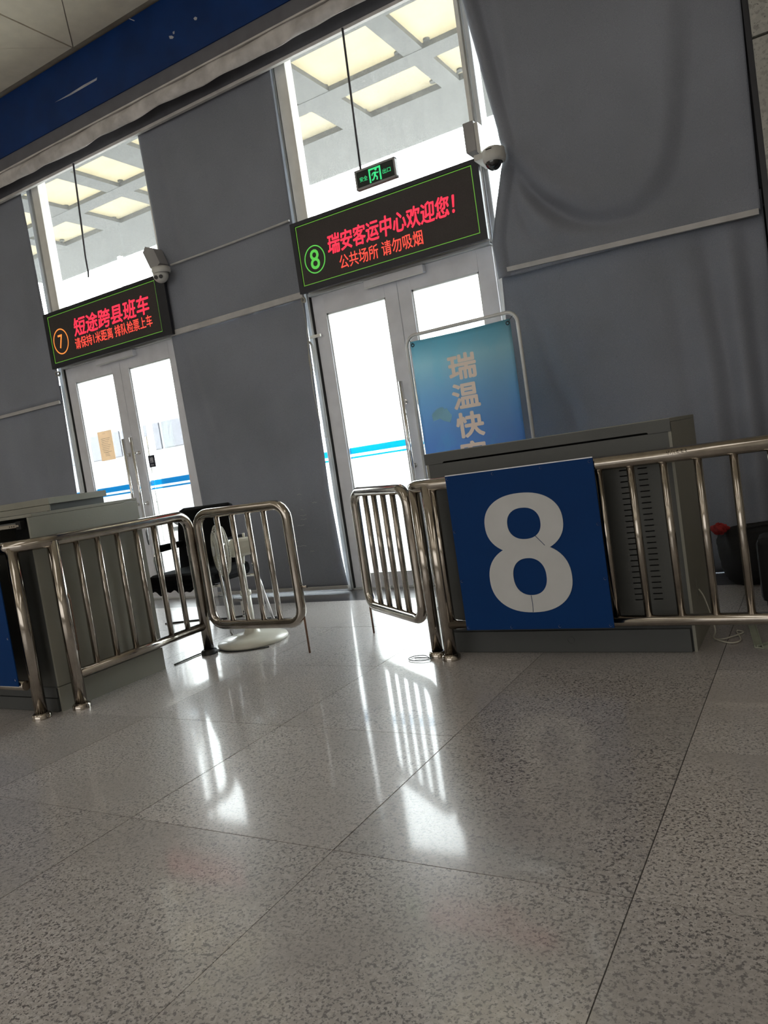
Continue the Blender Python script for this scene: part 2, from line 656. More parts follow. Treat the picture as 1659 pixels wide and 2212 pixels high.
# stone pilaster that ends the glazed front on the right
ws = MB().box(-0.13, X1, 5.03, 5.34, 0, ZC).box(-0.5, -0.13, 5.26, 5.34, 0, ZC).build('wall_front', 'grout')  # second box added unseen behind the curtain to block a slit of light
struct(ws, 'rough grey stone cladding beside the curtain')
for i in range(4):
    for j in range(6):
        z0, z1 = max(0, 3.045-0.9*(3-j)-0.0), min(ZC, 3.045-0.9*(3-j)+0.9)
        if z1-z0 < 0.05:
            continue
        xa, xb = -0.14+0.95*i, min(X1, -0.14+0.95*(i+1))
        MB().box(xa+0.006, xb-0.006, 5.0, 5.045, z0+0.007, z1-0.007, bev=0.003).build('stone', 'stone_cladding', ws)
struct(MB().box(-0.165, -0.135, 5.02, 5.1, 0, ZC).build('trim_1', 'sign_black'), 'dark edge trim beside the stone cladding')

# bulkhead above the glazing: blue board, grey lip, pale fabric strip, dark pelmet
bh = MB().box(X0, -0.13, 4.97, 5.34, 4.475, ZC).build('wall_fascia', 'grey_trim')
struct(bh, 'bulkhead above the glazed front')
bb = MB().box(X0, -0.13, 4.945, 4.97, 4.462, 4.978).build('trim_2', 'blue_board')
struct(bb, 'dark blue board along the bulkhead')
sc_ = [(-5.52, 4.705), (-5.36, 4.745), (-5.22, 4.795), (-5.12, 4.805), (-5.105, 4.83), (-5.13, 4.822), (-5.24, 4.808), (-5.38, 4.757)]


def on_board(px, py):
    """a point of the photograph carried on to the blue board's plane"""
    d = r2*((px-829.5)/FPX) - u2*((py-1106)/FPX) + fwd
    t = 4.945/d.y
    return (d.x*t, H+d.z*t)


for nm, pts in (('scratch', [(119, 221), (150, 203), (180, 184), (206, 170), (210, 167), (209, 173), (185, 187), (152, 206)]),
                ('scuff', [(365, 78), (371, 77), (376, 80), (373, 84), (367, 84)]),
                ('scuff', [(373, 69), (377, 67), (377, 73), (374, 74)]),
                ('scuff', [(418, 40), (422, 36), (426, 38), (425, 43), (421, 44)]),
                ('scuff', [(278, 39), (291, 44), (290, 46), (279, 41)])):
    MB().prism([on_board(*q) for q in pts], 4.9435, 4.946).build(nm, 'scratch_paint', bb)
struct(MB().box(X0, -0.13, 4.955, 5.0, 4.352, 4.462).build('trim_3', 'grey_trim'), 'dark grey lip under the blue board')
struct(MB().box(X0, -0.13, 4.95, 5.01, 4.338, 4.352).build('trim_4', 'pale_trim'), 'thin pale edge under the grey lip')


def strip(u, v):
    x = X0+(-0.13-X0)*u
    sag = 0.006*math.sin(x*3.1)+0.005*math.sin(x*7.7+1)+0.003*math.sin(x*17)
    z = 4.338-(0.128+sag)*v
    y = 4.965-0.022*math.sin(v*PI)-0.008*math.sin(x*23+3*v)*math.sin(v*PI)-0.006*math.sin(x*9.3+6*v)
    return (x, y, z)


struct(MB().grid(strip, 420, 10).build('trim_5', 'pale_fabric', solid=0.006), 'wrinkled pale fabric strip along the bulkhead')
struct(MB().box(X0, -0.13, 5.085, 5.11, 4.19, 4.47).build('trim_6', 'dark_pelmet'), 'dark pelmet that hides the blind rollers')
struct(MB().box(X0, -0.13, 5.08, 5.11, 4.165, 4.19).build('trim_7', 'pale_trim'), 'pale lower edge of the pelmet')

# ------------------------------------------------------------------ glazed front (two door bays with window above)


def bay(n, xc, num):
    """posts, transom, upper window of a bay centred on xc"""
    L_, R_ = xc-0.79, xc+0.79
    w = bpy.data.objects.new('window_%d' % n, None)
    COL.objects.link(w)
    w.location = (xc, 5.25, 2.42)
    struct(w, 'tall window with pale frame above door %s' % num)
    MB().box(L_, L_+0.105, 5.2, 5.3, 2.42, 4.45, bev=0.004).build('frame_stile', 'white_frame', w)
    MB().box(R_-0.03, R_, 5.2, 5.3, 2.42, 4.45, bev=0.004).build('frame_stile', 'white_frame', w)
    MB().box(L_+0.105, R_-0.03, 5.2, 5.3, 2.42, 3.0, bev=0.004).build('transom', 'white_frame', w)
    MB().box(L_+0.105, R_-0.03, 5.2, 5.3, 4.30, 4.45, bev=0.004).build('frame_head', 'white_frame', w)
    MB().box(L_+0.105, R_-0.03, 5.262, 5.27, 3.0, 4.30).build('pane', 'window_glass', w)
    # posts on both sides from floor to pelmet
    for s_ in (-1, 1):
        pw_ = 0.07 if n == 2 else 0.05
        xa = L_-0.01-pw_ if s_ < 0 else R_+0.01
        p = MB().box(xa, xa+pw_, 5.2, 5.32, -0.001, 4.45, bev=0.008)
        p.tube([(xa+pw_-0.01 if s_ < 0 else xa+0.01, 5.2, 0), (xa+pw_-0.01 if s_ < 0 else xa+0.01, 5.2, 4.45)], 0.006, 8)
        struct(p.build('trim_%d' % (10+2*n+(s_ > 0)), 'silver_frame'), 'silver post beside door %s' % num)
    struct(MB().box(L_-0.01, L_, 5.215, 5.31, -0.001, 4.45).build('trim_%d' % (20+n), 'rubber'), 'black rubber joint beside door %s' % num)
    return L_, R_


def door(n, xc, num):
    L_, R_ = xc-0.79, xc+0.79
    d = bpy.data.objects.new('door_%d' % n, None)
    COL.objects.link(d)
    d.location = (xc, 5.25, 0)
    struct(d, 'double glass door numbered %s with blue stripes' % num)
    for s_ in (-1, 1):
        xa, xb = (L_+0.004, xc-0.002) if s_ < 0 else (xc+0.002, R_-0.004)
        ga, gb = (L_+0.125, xc-0.115) if s_ < 0 else (xc+0.115, R_-0.125)
        leaf = MB()
        leaf.box(xa, ga, 5.225, 5.275, 0.012, 2.412, bev=0.003).box(gb, xb, 5.225, 5.275, 0.012, 2.412, bev=0.003)
        leaf.box(ga, gb, 5.225, 5.275, 0.012, 0.115).box(ga, gb, 5.225, 5.275, 2.258, 2.412)
        lf = leaf.build('leaf', 'door_paint', d)
        bead = MB()
        for (p, q, r, s2) in ((ga, ga+0.012, 0.115, 2.258), (gb-0.012, gb, 0.115, 2.258), (ga, gb, 0.115, 0.127), (ga, gb, 2.246, 2.258)):
            bead.box(p, q, 5.235, 5.265, r, s2)
        bead.build('glazing_bead', 'silver_frame', lf)
        MB().box(ga, gb, 5.247, 5.253, 0.115, 2.258).build('pane', 'door_glass', lf)
        MB().box(ga+0.012, gb-0.012, 5.2555, 5.2565, 1.111, 1.163).build('stripe', 'cyan_film', lf)
        MB().box(ga+0.012, gb-0.012, 5.2555, 5.2565, 1.074, 1.090).build('stripe', 'cyan_film', lf)
        # pull bars: inside and outside
        for y in (5.16, 5.35):
            hx = xc+s_*0.055
            h = MB()
            h.tube([(hx, y, 0.55), (hx, y, 1.6)], 0.016, 14)
            for z in (1.445, 0.95):
                h.tube([(hx, y, z), (hx+s_*0.012, 5.25+(0.026 if y > 5.25 else -0.026), z)], 0.010, 10)
                h.tube([(hx+s_*0.012, 5.225 if y < 5.25 else 5.275, z), (hx+s_*0.012, 5.215 if y < 5.25 else 5.285, z)], 0.02, 14)
            h.build('pull_handle', 'chrome', lf)
    cl = MB()
    cl.box(xc-0.255, xc+0.26, 5.17, 5.225, 2.352, 2.408, bev=0.004)
    cl.build('door_closer', 'door_paint', d)
    MB().box(xc-0.255, xc+0.26, 5.165, 5.171, 2.342, 2.352).build('closer_lip', 'silver_frame', d)
    MB().box(L_, R_, 5.19, 5.3, 2.414, 2.436, bev=0.003).build('head_rail', 'silver_frame', d)
    MB().box(L_, R_, 5.2, 5.3, -0.0005, 0.011).build('threshold', 'silver_frame', d)
    return d


X8, X7 = -2.672, -5.77
bay(1, X8, '8')
bay(2, X7, '7')
d8 = door(1, X8, '8')
d7 = door(2, X7, '7')
# fixed glazing that carries on behind the curtains, with film stripes and top/bottom rails
for n, (a, b) in enumerate(((X0, X7-0.872), (X7+0.862, X8-0.85), (X8+0.85, -0.5))):
    w = bpy.data.objects.new('window_%d' % (3+n), None)
    COL.objects.link(w)
    w.location = ((a+b)/2, 5.28, 0)
    struct(w, 'fixed floor to ceiling glazing behind the curtain')
    MB().box(a, b, 5.27, 5.278, 0.05, 4.45).build('pane', 'door_glass', w)
    MB().box(a, b, 5.24, 5.31, -0.001, 0.05).build('sill_rail', 'silver_frame', w)
    MB().box(a, b, 5.2795, 5.2805, 1.111, 1.163).build('stripe', 'cyan_film', w)
    MB().box(a, b, 5.2795, 5.2805, 1.074, 1.09).build('stripe', 'cyan_film', w)

# ------------------------------------------------------------------ curtains


def lerp_tab(tab, z):
    for (z0, a), (z1, b) in zip(tab, tab[1:]):
        if (z0-z)*(z1-z) <= 0:
            t = (z-z0)/(z1-z0)
            t = 0.85*t+0.15*t*t*(3-2*t)
            return a+(b-a)*t
    return tab[0][1] if abs(z-tab[0][0]) < abs(z-tab[-1][0]) else tab[-1][1]


def seg_d(p, a, b):
    ax, az = a
    bx, bz = b
    dx, dz = bx-ax, bz-az
    t = max(0, min(1, ((p[0]-ax)*dx+(p[1]-az)*dz)/(dx*dx+dz*dz)))
    return math.hypot(p[0]-ax-t*dx, p[1]-az-t*dz), t


def catmull(pts, n=8):
    out = []
    P = [pts[0]]+list(pts)+[pts[-1]]
    for i in range(1, len(P)-2):
        for k in range(n):
            t = k/n
            out.append(tuple(0.5*(2*P[i][j]+(P[i+1][j]-P[i-1][j])*t+(2*P[i-1][j]-5*P[i][j]+4*P[i+1][j]-P[i+2][j])*t*t
                                  + (3*P[i][j]-P[i-1][j]-3*P[i+1][j]+P[i+2][j])*t**3) for j in range(len(pts[0]))))
    out.append(tuple(pts[-1]))
    return out


def poly_d(p, pts):
    best, bt = 9, 0
    n = len(pts)-1
    for i in range(n):
        d, t = seg_d(p, pts[i], pts[i+1])
        if d < best:
            best, bt = d, (i+t)/n
    return best, bt


def folds(x, z, tab):
    y = 0
    for (path, amp, wid, f0, f1) in tab:
        d, t = poly_d((x, z), path)
        if d < wid*3:
            fade = (f0+(f1-f0)*t)*math.sin(PI*min(1, max(0, 0.06+0.88*t)))**0.5
            y += amp*fade*math.exp(-(d/wid)**2)
    return y


def curtain(name, label, z0, z1, ybase, lf, rf, tab, nu, nv, ripple=0.004, hem_l=0.0, hem_r=0.0, group=None, seed=0, flat=None):
    def fn(u, v):
        z = z0+(z1-z0)*v
        xa, xb = lerp_tab(lf, z), lerp_tab(rf, z)
        x = xa+(xb-xa)*u
        y = ybase+folds(x, z, tab)+ripple*math.sin(x*9+seed+0.4*math.sin(z*2))*math.sin(z*1.1+seed)+ripple*0.6*math.sin(x*21+seed*2+z*0.6)
        if flat is not None:               # hangs straight where one cloth overlaps the other
            k_ = min(1, max(0, abs(z-flat[0])/flat[1]))
            y = ybase+(y-ybase)*k_*k_*(3-2*k_)
        if hem_l and x-xa < 0.09:
            y -= hem_l*math.sin((x-xa)/0.09*PI)
        if hem_r and xb-x < 0.06:
            y -= hem_r*math.sin((xb-x)/0.06*PI)
        return (x, y, z)
    t = thing(name, label, 'curtain', ((lf[0][1]+rf[0][1])/2, ybase, z0), group)
    MB().grid(fn, nu, nv).build('cloth', 'curtain', t, solid=0.004)
    return t


GR = 'grey blackout curtains across the glazed front'
# left of door 7
c = curtain('roller_blind', 'upper grey blackout blind beyond the number 7 sign, hanging to a pale batten', 2.10, 4.35, 5.15,
            [(4.35, -10.6), (2.1, -10.6)], [(4.35, -6.66), (3.02, -6.63), (2.4, -6.58), (2.1, -6.6)], [], 90, 40, 0.003, group=GR, seed=1)
MB().box(-10.6, -6.62, 5.135, 5.155, 2.078, 2.112, bev=0.004).build('batten', 'batten', c)
curtain('curtain', 'lower grey curtain with soft vertical folds between counter 7 and the number 7 door', 0.03, 2.26, 5.178,
        [(2.3, -10.6), (0, -10.6)], [(2.3, -6.605), (1.04, -6.655), (0, -6.67)],
        [([(-7.1, 2.0), (-7.0, 0.1)], 0.02, 0.06, 0.4, 1), ([(-7.4, 2.0), (-7.42, 0.1)], -0.02, 0.07, 0.3, 1)], 110, 30, 0.006, group=GR, seed=2, flat=(2.26, 0.3))
# between the doors
c = curtain('roller_blind', 'upper grey blackout blind between the two number signs', 2.425, 4.35, 5.148,
            [(4.35, -4.965), (3.35, -4.935), (2.4, -4.955)], [(4.35, -3.462), (2.4, -3.478)],
            [([(-4.86, 4.1), (-4.83, 3.3), (-4.88, 2.5)], -0.006, 0.045, 1, 1), ([(-4.75, 4.1), (-4.72, 3.3), (-4.7, 2.5)], 0.02, 0.05, 1, 0.6),
             ([(-4.3, 4.0), (-4.25, 2.6)], -0.008, 0.12, 1, 0.5)], 60, 50, 0.003, hem_l=0.008, group=GR, seed=3)
MB().box(-4.96, -3.47, 5.123, 5.15, 2.405, 2.455, bev=0.006).build('batten', 'batten', c)
c = curtain('curtain', 'lower grey curtain hanging between the number 7 door and the number 8 door', 0.045, 2.43, 5.165,
            [(2.43, -4.975), (1.6, -4.96), (0.82, -4.94), (0, -4.93)], [(2.43, -3.482), (2.0, -3.5), (1.3, -3.522), (0.84, -3.53), (0.3, -3.51), (0, -3.485)],
            [([(-4.85, 2.35), (-4.72, 1.6), (-4.55, 0.6)], 0.022, 0.06, 1, 0.4), ([(-4.6, 2.3), (-4.45, 1.5), (-4.25, 0.4)], -0.018, 0.08, 1, 0.4),
             ([(-4.05, 2.3), (-4.0, 1.2), (-3.95, 0.4)], 0.016, 0.08, 0.8, 0.5), ([(-3.7, 2.3), (-3.78, 1.0), (-3.7, 0.2)], -0.016, 0.07, 0.6, 0.8),
             ([(-3.56, 1.1), (-3.57, 0.5), (-3.54, 0.1)], -0.02, 0.03, 0.5, 1)], 80, 60, 0.005, hem_r=0.006, group=GR, seed=4)
MB().box(-4.93, -3.485, 5.15, 5.175, 0.02, 0.05, bev=0.005).build('batten', 'batten', c)
# pale creases worn into the lower right of that curtain
for k in range(13):
    x = random.uniform(-3.98, -3.60)
    z = 0.36+0.045*k+random.uniform(-0.01, 0.01)
    w_ = random.uniform(0.03, 0.11)
    pts = [(x+w_*i/6-w_/2, 5.148+0.002*math.sin(i), z+0.004*math.sin(i*1.7+k)) for i in range(7)]
    MB().tube(pts, 0.0014, 5).build('crease', 'batten', c)
MB().tube([(-4.80+1.32*i/20, 5.115, 3.015-0.004*math.sin(i/20*PI)-0.012*(1-i/20)) for i in range(21)], 0.009, 8).build('cable_conduit', 'batten', c)
# right of door 8: the big one, caught by the security camera
TIE = (-1.672, 2.955)
main = catmull([TIE, (-1.515, 2.64), (-1.348, 2.46), (-1.207, 2.365), (-1.006, 2.315), (-0.80, 2.33)])
outer = catmull([(-1.0, 2.33), (-0.76, 2.34), (-0.60, 2.53), (-0.50, 2.92), (-0.43, 3.4), (-0.4, 4.1)])
tabR = [(main, 0.085, 0.05, 1.3, 0.2),
        (catmull([(-1.66, 3.0), (-1.44, 2.72), (-1.28, 2.58), (-1.1, 2.50), (-0.9, 2.49)]), -0.055, 0.075, 1, 0.2),
        (catmull([(-1.65, 2.92), (-1.53, 2.56), (-1.4, 2.37), (-1.25, 2.28)]), -0.04, 0.05, 1, 0.3),
        (catmull([(-1.645, 2.8), (-1.61, 2.55), (-1.58, 2.42), (-1.52, 2.32)]), 0.02, 0.025, 0.6, 1),
        (outer, 0.06, 0.09, 0.8, 0.6),
        (catmull([(-0.9, 2.4), (-0.72, 2.6), (-0.62, 3.0), (-0.55, 3.6)]), -0.04, 0.08, 0.6, 0.6),
        ([(-1.735, 4.3), (-1.665, 3.7), (-1.62, 3.05)], 0.035, 0.05, 0.8, 1.2),
        ([(-1.63, 4.3), (-1.56, 3.7), (-1.56, 3.05)], -0.02, 0.05, 0.8, 0.5),
        ([(-0.32, 4.2), (-0.30, 2.3)], 0.012, 0.07, 1, 1),
        ([(-1.0, 4.2), (-1.0, 3.0)], -0.006, 0.2, 1, 0.4)]
c = curtain('roller_blind', 'large grey blackout blind snagged on the dome camera, sagging in folds', 2.14, 4.35, 5.11,
            [(4.35, -1.865), (4.0, -1.81), (3.53, -1.747), (2.965, -1.672), (2.39, -1.83), (2.14, -1.822)], [(4.35, -0.16), (2.1, -0.19)],
            tabR, 130, 130, 0.003, hem_l=0.03, group=GR, seed=5, flat=(2.14, 0.14))
MB().add([(-1.80, 5.09, 2.175), (-0.20, 5.09, 2.115), (-0.20, 5.09, 2.149), (-1.80, 5.09, 2.205),
          (-1.80, 5.115, 2.175), (-0.20, 5.115, 2.115), (-0.20, 5.115, 2.149), (-1.80, 5.115, 2.205)],
         [(0, 1, 2, 3), (7, 6, 5, 4), (0, 4, 5, 1), (3, 2, 6, 7), (0, 3, 7, 4), (1, 5, 6, 2)]).build('batten', 'batten', c)
curtain('curtain', 'lower grey curtain behind counter 8, falling in deep folds by the stone', 0.004, 2.27, 5.168,
        [(2.27, -1.815), (1.8, -1.835), (0, -1.85)], [(2.27, -0.18), (0, -0.18)],
        [(catmull([(-1.70, 2.1), (-1.60, 1.7), (-1.53, 1.4), (-1.42, 1.0), (-1.35, 0.3)]), 0.03, 0.05, 0.6, 1),
         (catmull([(-1.55, 2.1), (-1.48, 1.6), (-1.38, 1.2), (-1.28, 0.4)]), -0.02, 0.06, 0.3, 1),
         ([(-0.75, 2.1), (-0.70, 1.3), (-0.68, 0.1)], 0.03, 0.06, 0.5, 1),
         ([(-0.62, 2.1), (-0.56, 1.3), (-0.55, 0.1)], -0.045, 0.05, 0.4, 1),
         ([(-0.52, 2.1), (-0.46, 1.3), (-0.45, 0.1)], 0.034, 0.045, 0.8, 1),
         ([(-0.38, 2.1), (-0.37, 1.3), (-0.36, 0.1)], -0.035, 0.05, 0.8, 1),
         ([(-0.28, 2.1), (-0.28, 0.1)], 0.03, 0.05, 1, 1),
         ([(-1.8, 1.55), (-0.3, 1.52)], 0.006, 0.025, 1, 1)], 110, 60, 0.005, group=GR, seed=6, flat=(2.27, 0.25))

# ------------------------------------------------------------------ LED signs


def led_sign(label, xa, xb, za, zb, bl, br, bt, bb_):
    y0 = 5.085
    t = thing('led_sign', label, 'sign', ((xa+xb)/2, 5.13, za), None)
    fr = MB()
    fr.box(xa, xa+bl, y0, 5.115, za, zb).box(xb-br, xb, y0, 5.115, za, zb).box(xa+bl, xb-br, y0, 5.115, za, za+bb_).box(xa+bl, xb-br, y0, 5.115, zb-bt, zb)
    fr.build('casing', 'sign_black', t)
    MB().box(xa+bl, xb-br, y0+0.008, 5.115, za+bb_, zb-bt).build('screen', 'led_screen', t)
    for bx_ in (xa+0.25, xb-0.45):
        MB().box(bx_, bx_+0.06, 5.115, 5.2, za+0.08, zb-0.08).build('wall_bracket', 'sign_black', t)
    a, b, c_, d_ = xa+bl+0.004, xb-br-0.004, za+bb_+0.004, zb-bt-0.004
    ln = MB()
    w = 0.0045
    ys, ye = y0+0.006, y0+0.009
    ln.box(a, b, ys, ye, c_, c_+w).box(a, b, ys, ye, d_-w, d_).box(a, a+w, ys, ye, c_, d_).box(b-w, b, ys, ye, c_, d_)
    ln.build('border_line', 'led_line', t)
    return t, y0+0.006


def ring(cx_, cz, rx, rz, w, y, name, m, parent):
    n = 48
    o = [(cx_+rx*math.cos(2*PI*k/n), y, cz+rz*math.sin(2*PI*k/n)) for k in range(n)]
    i_ = [(cx_+(rx-w)*math.cos(2*PI*k/n), y, cz+(rz-w)*math.sin(2*PI*k/n)) for k in range(n)]
    return MB().add(o+i_, [(k, (k+1) % n, (k+1) % n+n, k+n) for k in range(n)]).build(name, m, parent)


t8, ys = led_sign('black LED sign with green circled 8 over the right-hand door', -3.464, -1.85, 2.425, 2.972, 0.042, 0.05, 0.03, 0.048)
ring(-3.28, 2.655, 0.098, 0.108, 0.009, ys, 'number_ring', 'led_green', t8)
text('numeral', '8', 'led_green', t8, -3.322, -3.238, 2.58, 2.73, ys, offset=0.012)
text('lettering', '瑞安客运中心欢迎您！', 'led_red', t8, -3.145, -2.06, 2.655, 2.80, ys, offset=0.022, shear=0.12)
text('lettering', '公共场所 请勿吸烟', 'led_orange_red', t8, -3.06, -2.34, 2.52, 2.625, ys, offset=0.006)
t7, ys = led_sign('black LED sign with orange circled 7 over the left-hand door', -6.57, -4.885, 2.413, 2.955, 0.05, 0.115, 0.032, 0.045)
ring(-6.375, 2.655, 0.112, 0.125, 0.011, ys, 'number_ring', 'led_orange', t7)
text('numeral', '7', 'led_orange', t7, -6.41, -6.345, 2.59, 2.72, ys, offset=0.006)
text('lettering', '短途跨县班车', 'led_red', t7, -6.16, -5.115, 2.655, 2.825, ys, offset=0.022, shear=0.12)
text('lettering', '请保持1米距离 排队检票上车', 'led_orange_red', t7, -6.175, -5.11, 2.535, 2.64, ys, offset=0.008)

# ------------------------------------------------------------------ exit sign and hanging rods
t = thing('exit_sign', 'small green emergency exit sign hanging from a dark rod above door 8', 'sign', (-2.595, 5.0, 3.0))
ex = MB()
ex.box(-2.765, -2.425, 4.99, 5.03, 3.0, 3.016, 0.004).box(-2.765, -2.425, 4.99, 5.03, 3.126, 3.142, 0.004)
ex.box(-2.765, -2.75, 4.99, 5.03, 3.0, 3.142, 0.004).box(-2.44, -2.425, 4.99, 5.03, 3.0, 3.142, 0.004).box(-2.76, -2.43, 5.01, 5.03, 3.004, 3.138)
ex.build('casing', 'plastic_grey', t)
MB().box(-2.75, -2.44, 4.996, 5.012, 3.016, 3.126).build('face', 'exit_face', t)
ye = 4.9945
text('lettering', '安全', 'exit_green', t, -2.728, -2.662, 3.052, 3.086, ye, offset=0.004)
text('lettering', '出口', 'exit_green', t, -2.534, -2.468, 3.052, 3.086, ye, offset=0.004)
pic = MB()
xa, xb, za, zb = -2.648, -2.548, 3.022, 3.12
for a, b, c_, d_ in ((xa, xa+0.012, za, zb), (xb-0.012, xb, za, zb), (xa, xb, zb-0.012, zb)):
    pic.box(a, b, ye-0.0005, ye+0.002, c_, d_)
mx_, mz = -2.598, 3.07


def stroke(mb, pts, w):
    for (p, q) in zip(pts, pts[1:]):
        dx, dz = q[0]-p[0], q[1]-p[1]
        l = math.hypot(dx, dz)
        nx, nz = -dz/l*w/2, dx/l*w/2
        mb.prism([(p[0]+nx, p[1]+nz), (q[0]+nx, q[1]+nz), (q[0]-nx, q[1]-nz), (p[0]-nx, p[1]-nz)], ye-0.0005, ye+0.002)


stroke(pic, [(mx_+0.004, mz+0.018), (mx_-0.002, mz-0.006)], 0.018)
stroke(pic, [(mx_-0.002, mz-0.006), (mx_+0.016, mz-0.02), (mx_+0.012, mz-0.04)], 0.010)
stroke(pic, [(mx_-0.004, mz-0.006), (mx_-0.014, mz-0.028), (mx_-0.03, mz-0.034)], 0.010)
stroke(pic, [(mx_+0.006, mz+0.016), (mx_+0.022, mz+0.006), (mx_+0.03, mz+0.012)], 0.007)
stroke(pic, [(mx_-0.002, mz+0.016), (mx_-0.02, mz+0.012), (mx_-0.026, mz-0.002)], 0.007)
pic.prism([(mx_+0.01+0.009*math.cos(a*PI/6), mz+0.034+0.009*math.sin(a*PI/6)) for a in range(12)], ye-0.0005, ye+0.002)
pic.build('running_figure', 'exit_green', t)
MB().tube([(-2.722, 5.02, 3.14), (-2.722, 5.06, 4.17)], 0.0085, 10).build('rod', 'rod_dark', t)
tag(MB().tube([(-5.735, 5.06, 4.17), (-5.742, 5.02, 3.3), (-5.74, 5.02, 3.17), (-5.745, 5.015, 3.118)], 0.0085, 10).build('hanging_rod', 'rod_dark'),
    'bare dark rod hanging from the pelmet above the number 7 sign', 'rod')

# ------------------------------------------------------------------ security cameras and their boxes
t = thing('dome_camera', 'white security camera with black dome, beside the number 8 sign', 'camera', (-1.700, 5.0, 2.88))
MB().lathe([(0.0, 3.0), (0.045, 3.0), (0.074, 2.985), (0.077, 2.93), (0.07, 2.905), (0.052, 2.9)], (-1.700, 5.0, -0.035)).build('housing', 'plastic_white', t)
dm = MB().lathe([(0.055*math.cos(a*PI/20), 2.898-0.058*math.sin(a*PI/20)) for a in range(11)], (-1.707, 4.992, -0.025), 28)
dm.build('dome', 'dome_black', t)
MB().box(-1.84, -1.74, 4.99, 5.2, 2.915, 2.955, 0.006).build('bracket', 'plastic_white', t)
MB().box(-1.727, -1.685, 4.922, 4.925, 2.935, 2.94).build('slot', 'slot_black', t)  # flat black strip painted as the shade inside a slot
t = thing('junction_box', 'small grey junction box on the post above the dome camera', 'junction box', (-1.86, 5.12, 3.0))
MB().box(-1.915, -1.835, 5.06, 5.2, 3.01, 3.21, 0.006).build('casing', 'plastic_grey', t)
MB().box(-1.835, -1.807, 5.06, 5.2, 2.995, 3.19, 0.004).build('cover', 'plastic_white', t)
MB().tube([(-1.83, 5.08, 3.01), (-1.82, 5.075, 2.985), (-1.80, 5.08, 2.97)], 0.006, 8).build('cable', 'cable_white', t)
t = thing('security_camera', 'white turret security camera with two small lenses beside the number 7 sign', 'camera', (-4.832, 5.02, 2.88))
MB().lathe([(0.0, 2.985), (0.08, 2.985), (0.082, 2.955), (0.074, 2.935)], (-4.832, 5.02, -0.012)).build('housing', 'plastic_white', t)
mt = Matrix.Rotation(math.radians(150), 3, 'X')
bl_ = MB().lathe([(0.066*math.cos(a*PI/24), 0.066*math.sin(a*PI/24)) for a in range(-12, 13)], (-4.84, 5.015, 2.91), 28)
bl_.build('ball', 'plastic_white', t)
lens_dir = Vector((0.35, -0.85, -0.4)).normalized()
for k in (-1, 1):
    sd = lens_dir.cross(Vector((0, 0, 1))).normalized()
    c0 = Vector((-4.84, 5.015, 2.91))+lens_dir*0.058+sd*0.022*k
    MB().tube([c0, c0+lens_dir*0.012], 0.017, 16).build('lens', 'dome_black', t)
t = thing('mounting_box', 'grey angled mounting box above the turret camera', 'mounting box', (-4.91, 5.1, 2.99))
MB().prism([(-4.995, 3.145), (-4.955, 3.185), (-4.865, 3.15), (-4.815, 3.01), (-4.86, 2.985), (-4.935, 2.99)], 5.0, 5.105).build('casing', 'plastic_grey', t)

# ------------------------------------------------------------------ railings and gates
TZ, BZ = 0.875, 0.178
RT, RB, RV, RP = 0.031, 0.025, 0.0165, 0.031


def flange(mb, x, y, r=0.046):
    mb.lathe([(RP, 0.03), (r*0.8, 0.03), (r, 0.022), (r, 0.0)], (x, y, 0), 24)
    return mb


# right fence along x
t = thing('railing', 'stainless steel railing in front of counter 8, carrying the blue number plate', 'railing', (-0.8, 3.31, 0))
XE = 1.6
pts = [(-1.80, 3.345, TZ)]+[(-1.77+0.02*i, 3.335-0.005*i, TZ) for i in range(5)]+[(-1.66, 3.31, TZ), (XE, 3.31, TZ)]
rr = [0.018, 0.029]+[RT]*(len(pts)-2)
MB().tube([(-1.812, 3.35, TZ)]+pts, RT, 20, rr=[0.006]+rr).build('top_rail', 'steel', t)
MB().tube([(-1.69, 3.31, BZ), (XE, 3.31, BZ)], RB, 18).build('bottom_rail', 'steel', t)
p = MB().tube([(-1.69, 3.31, 0), (-1.69, 3.31, TZ)], RP, 18)
p.build('post', 'steel', t)
flange(MB(), -1.69, 3.31).build('post_flange', 'steel', t)
MB().tube([(-1.79, 3.362, 0), (-1.79, 3.362, TZ)], RP-0.002, 18).build('post', 'steel', t)
flange(MB(), -1.79, 3.362).build('post_flange', 'steel', t)
b0 = None
x = -0.85+0.1345*5
for k in range(-6, 18):
    x = -0.852+0.1345*k
    m_ = MB().tube([(x, 3.31, BZ), (x, 3.31, TZ)], RV, 14)
    if x > XE:
        break
    m_.build('bar', 'steel', t)
# marker scribble on the rail
for pts in ([(-0.56, .02), (-0.553, .008), (-0.55, .022)], [(-0.545, .01), (-0.538, .024), (-0.536, .006), (-0.53, .02), (-0.527, .008)],
            [(-0.522, .02), (-0.515, .022), (-0.52, .012), (-0.51, .01)], [(-0.505, .021), (-0.498, .022), (-0.503, .012), (-0.494, .011)],
            [(-0.489, .022), (-0.482, .02), (-0.487, .015), (-0.481, .011)]):
    q = [(a, 3.31-math.sqrt(RT**2-(b-0.004)**2)-0.0003, TZ+b-0.004) for a, b in pts]
    MB().tube(q, 0.0011, 5).build('marker_scribble', 'slot_black', t)

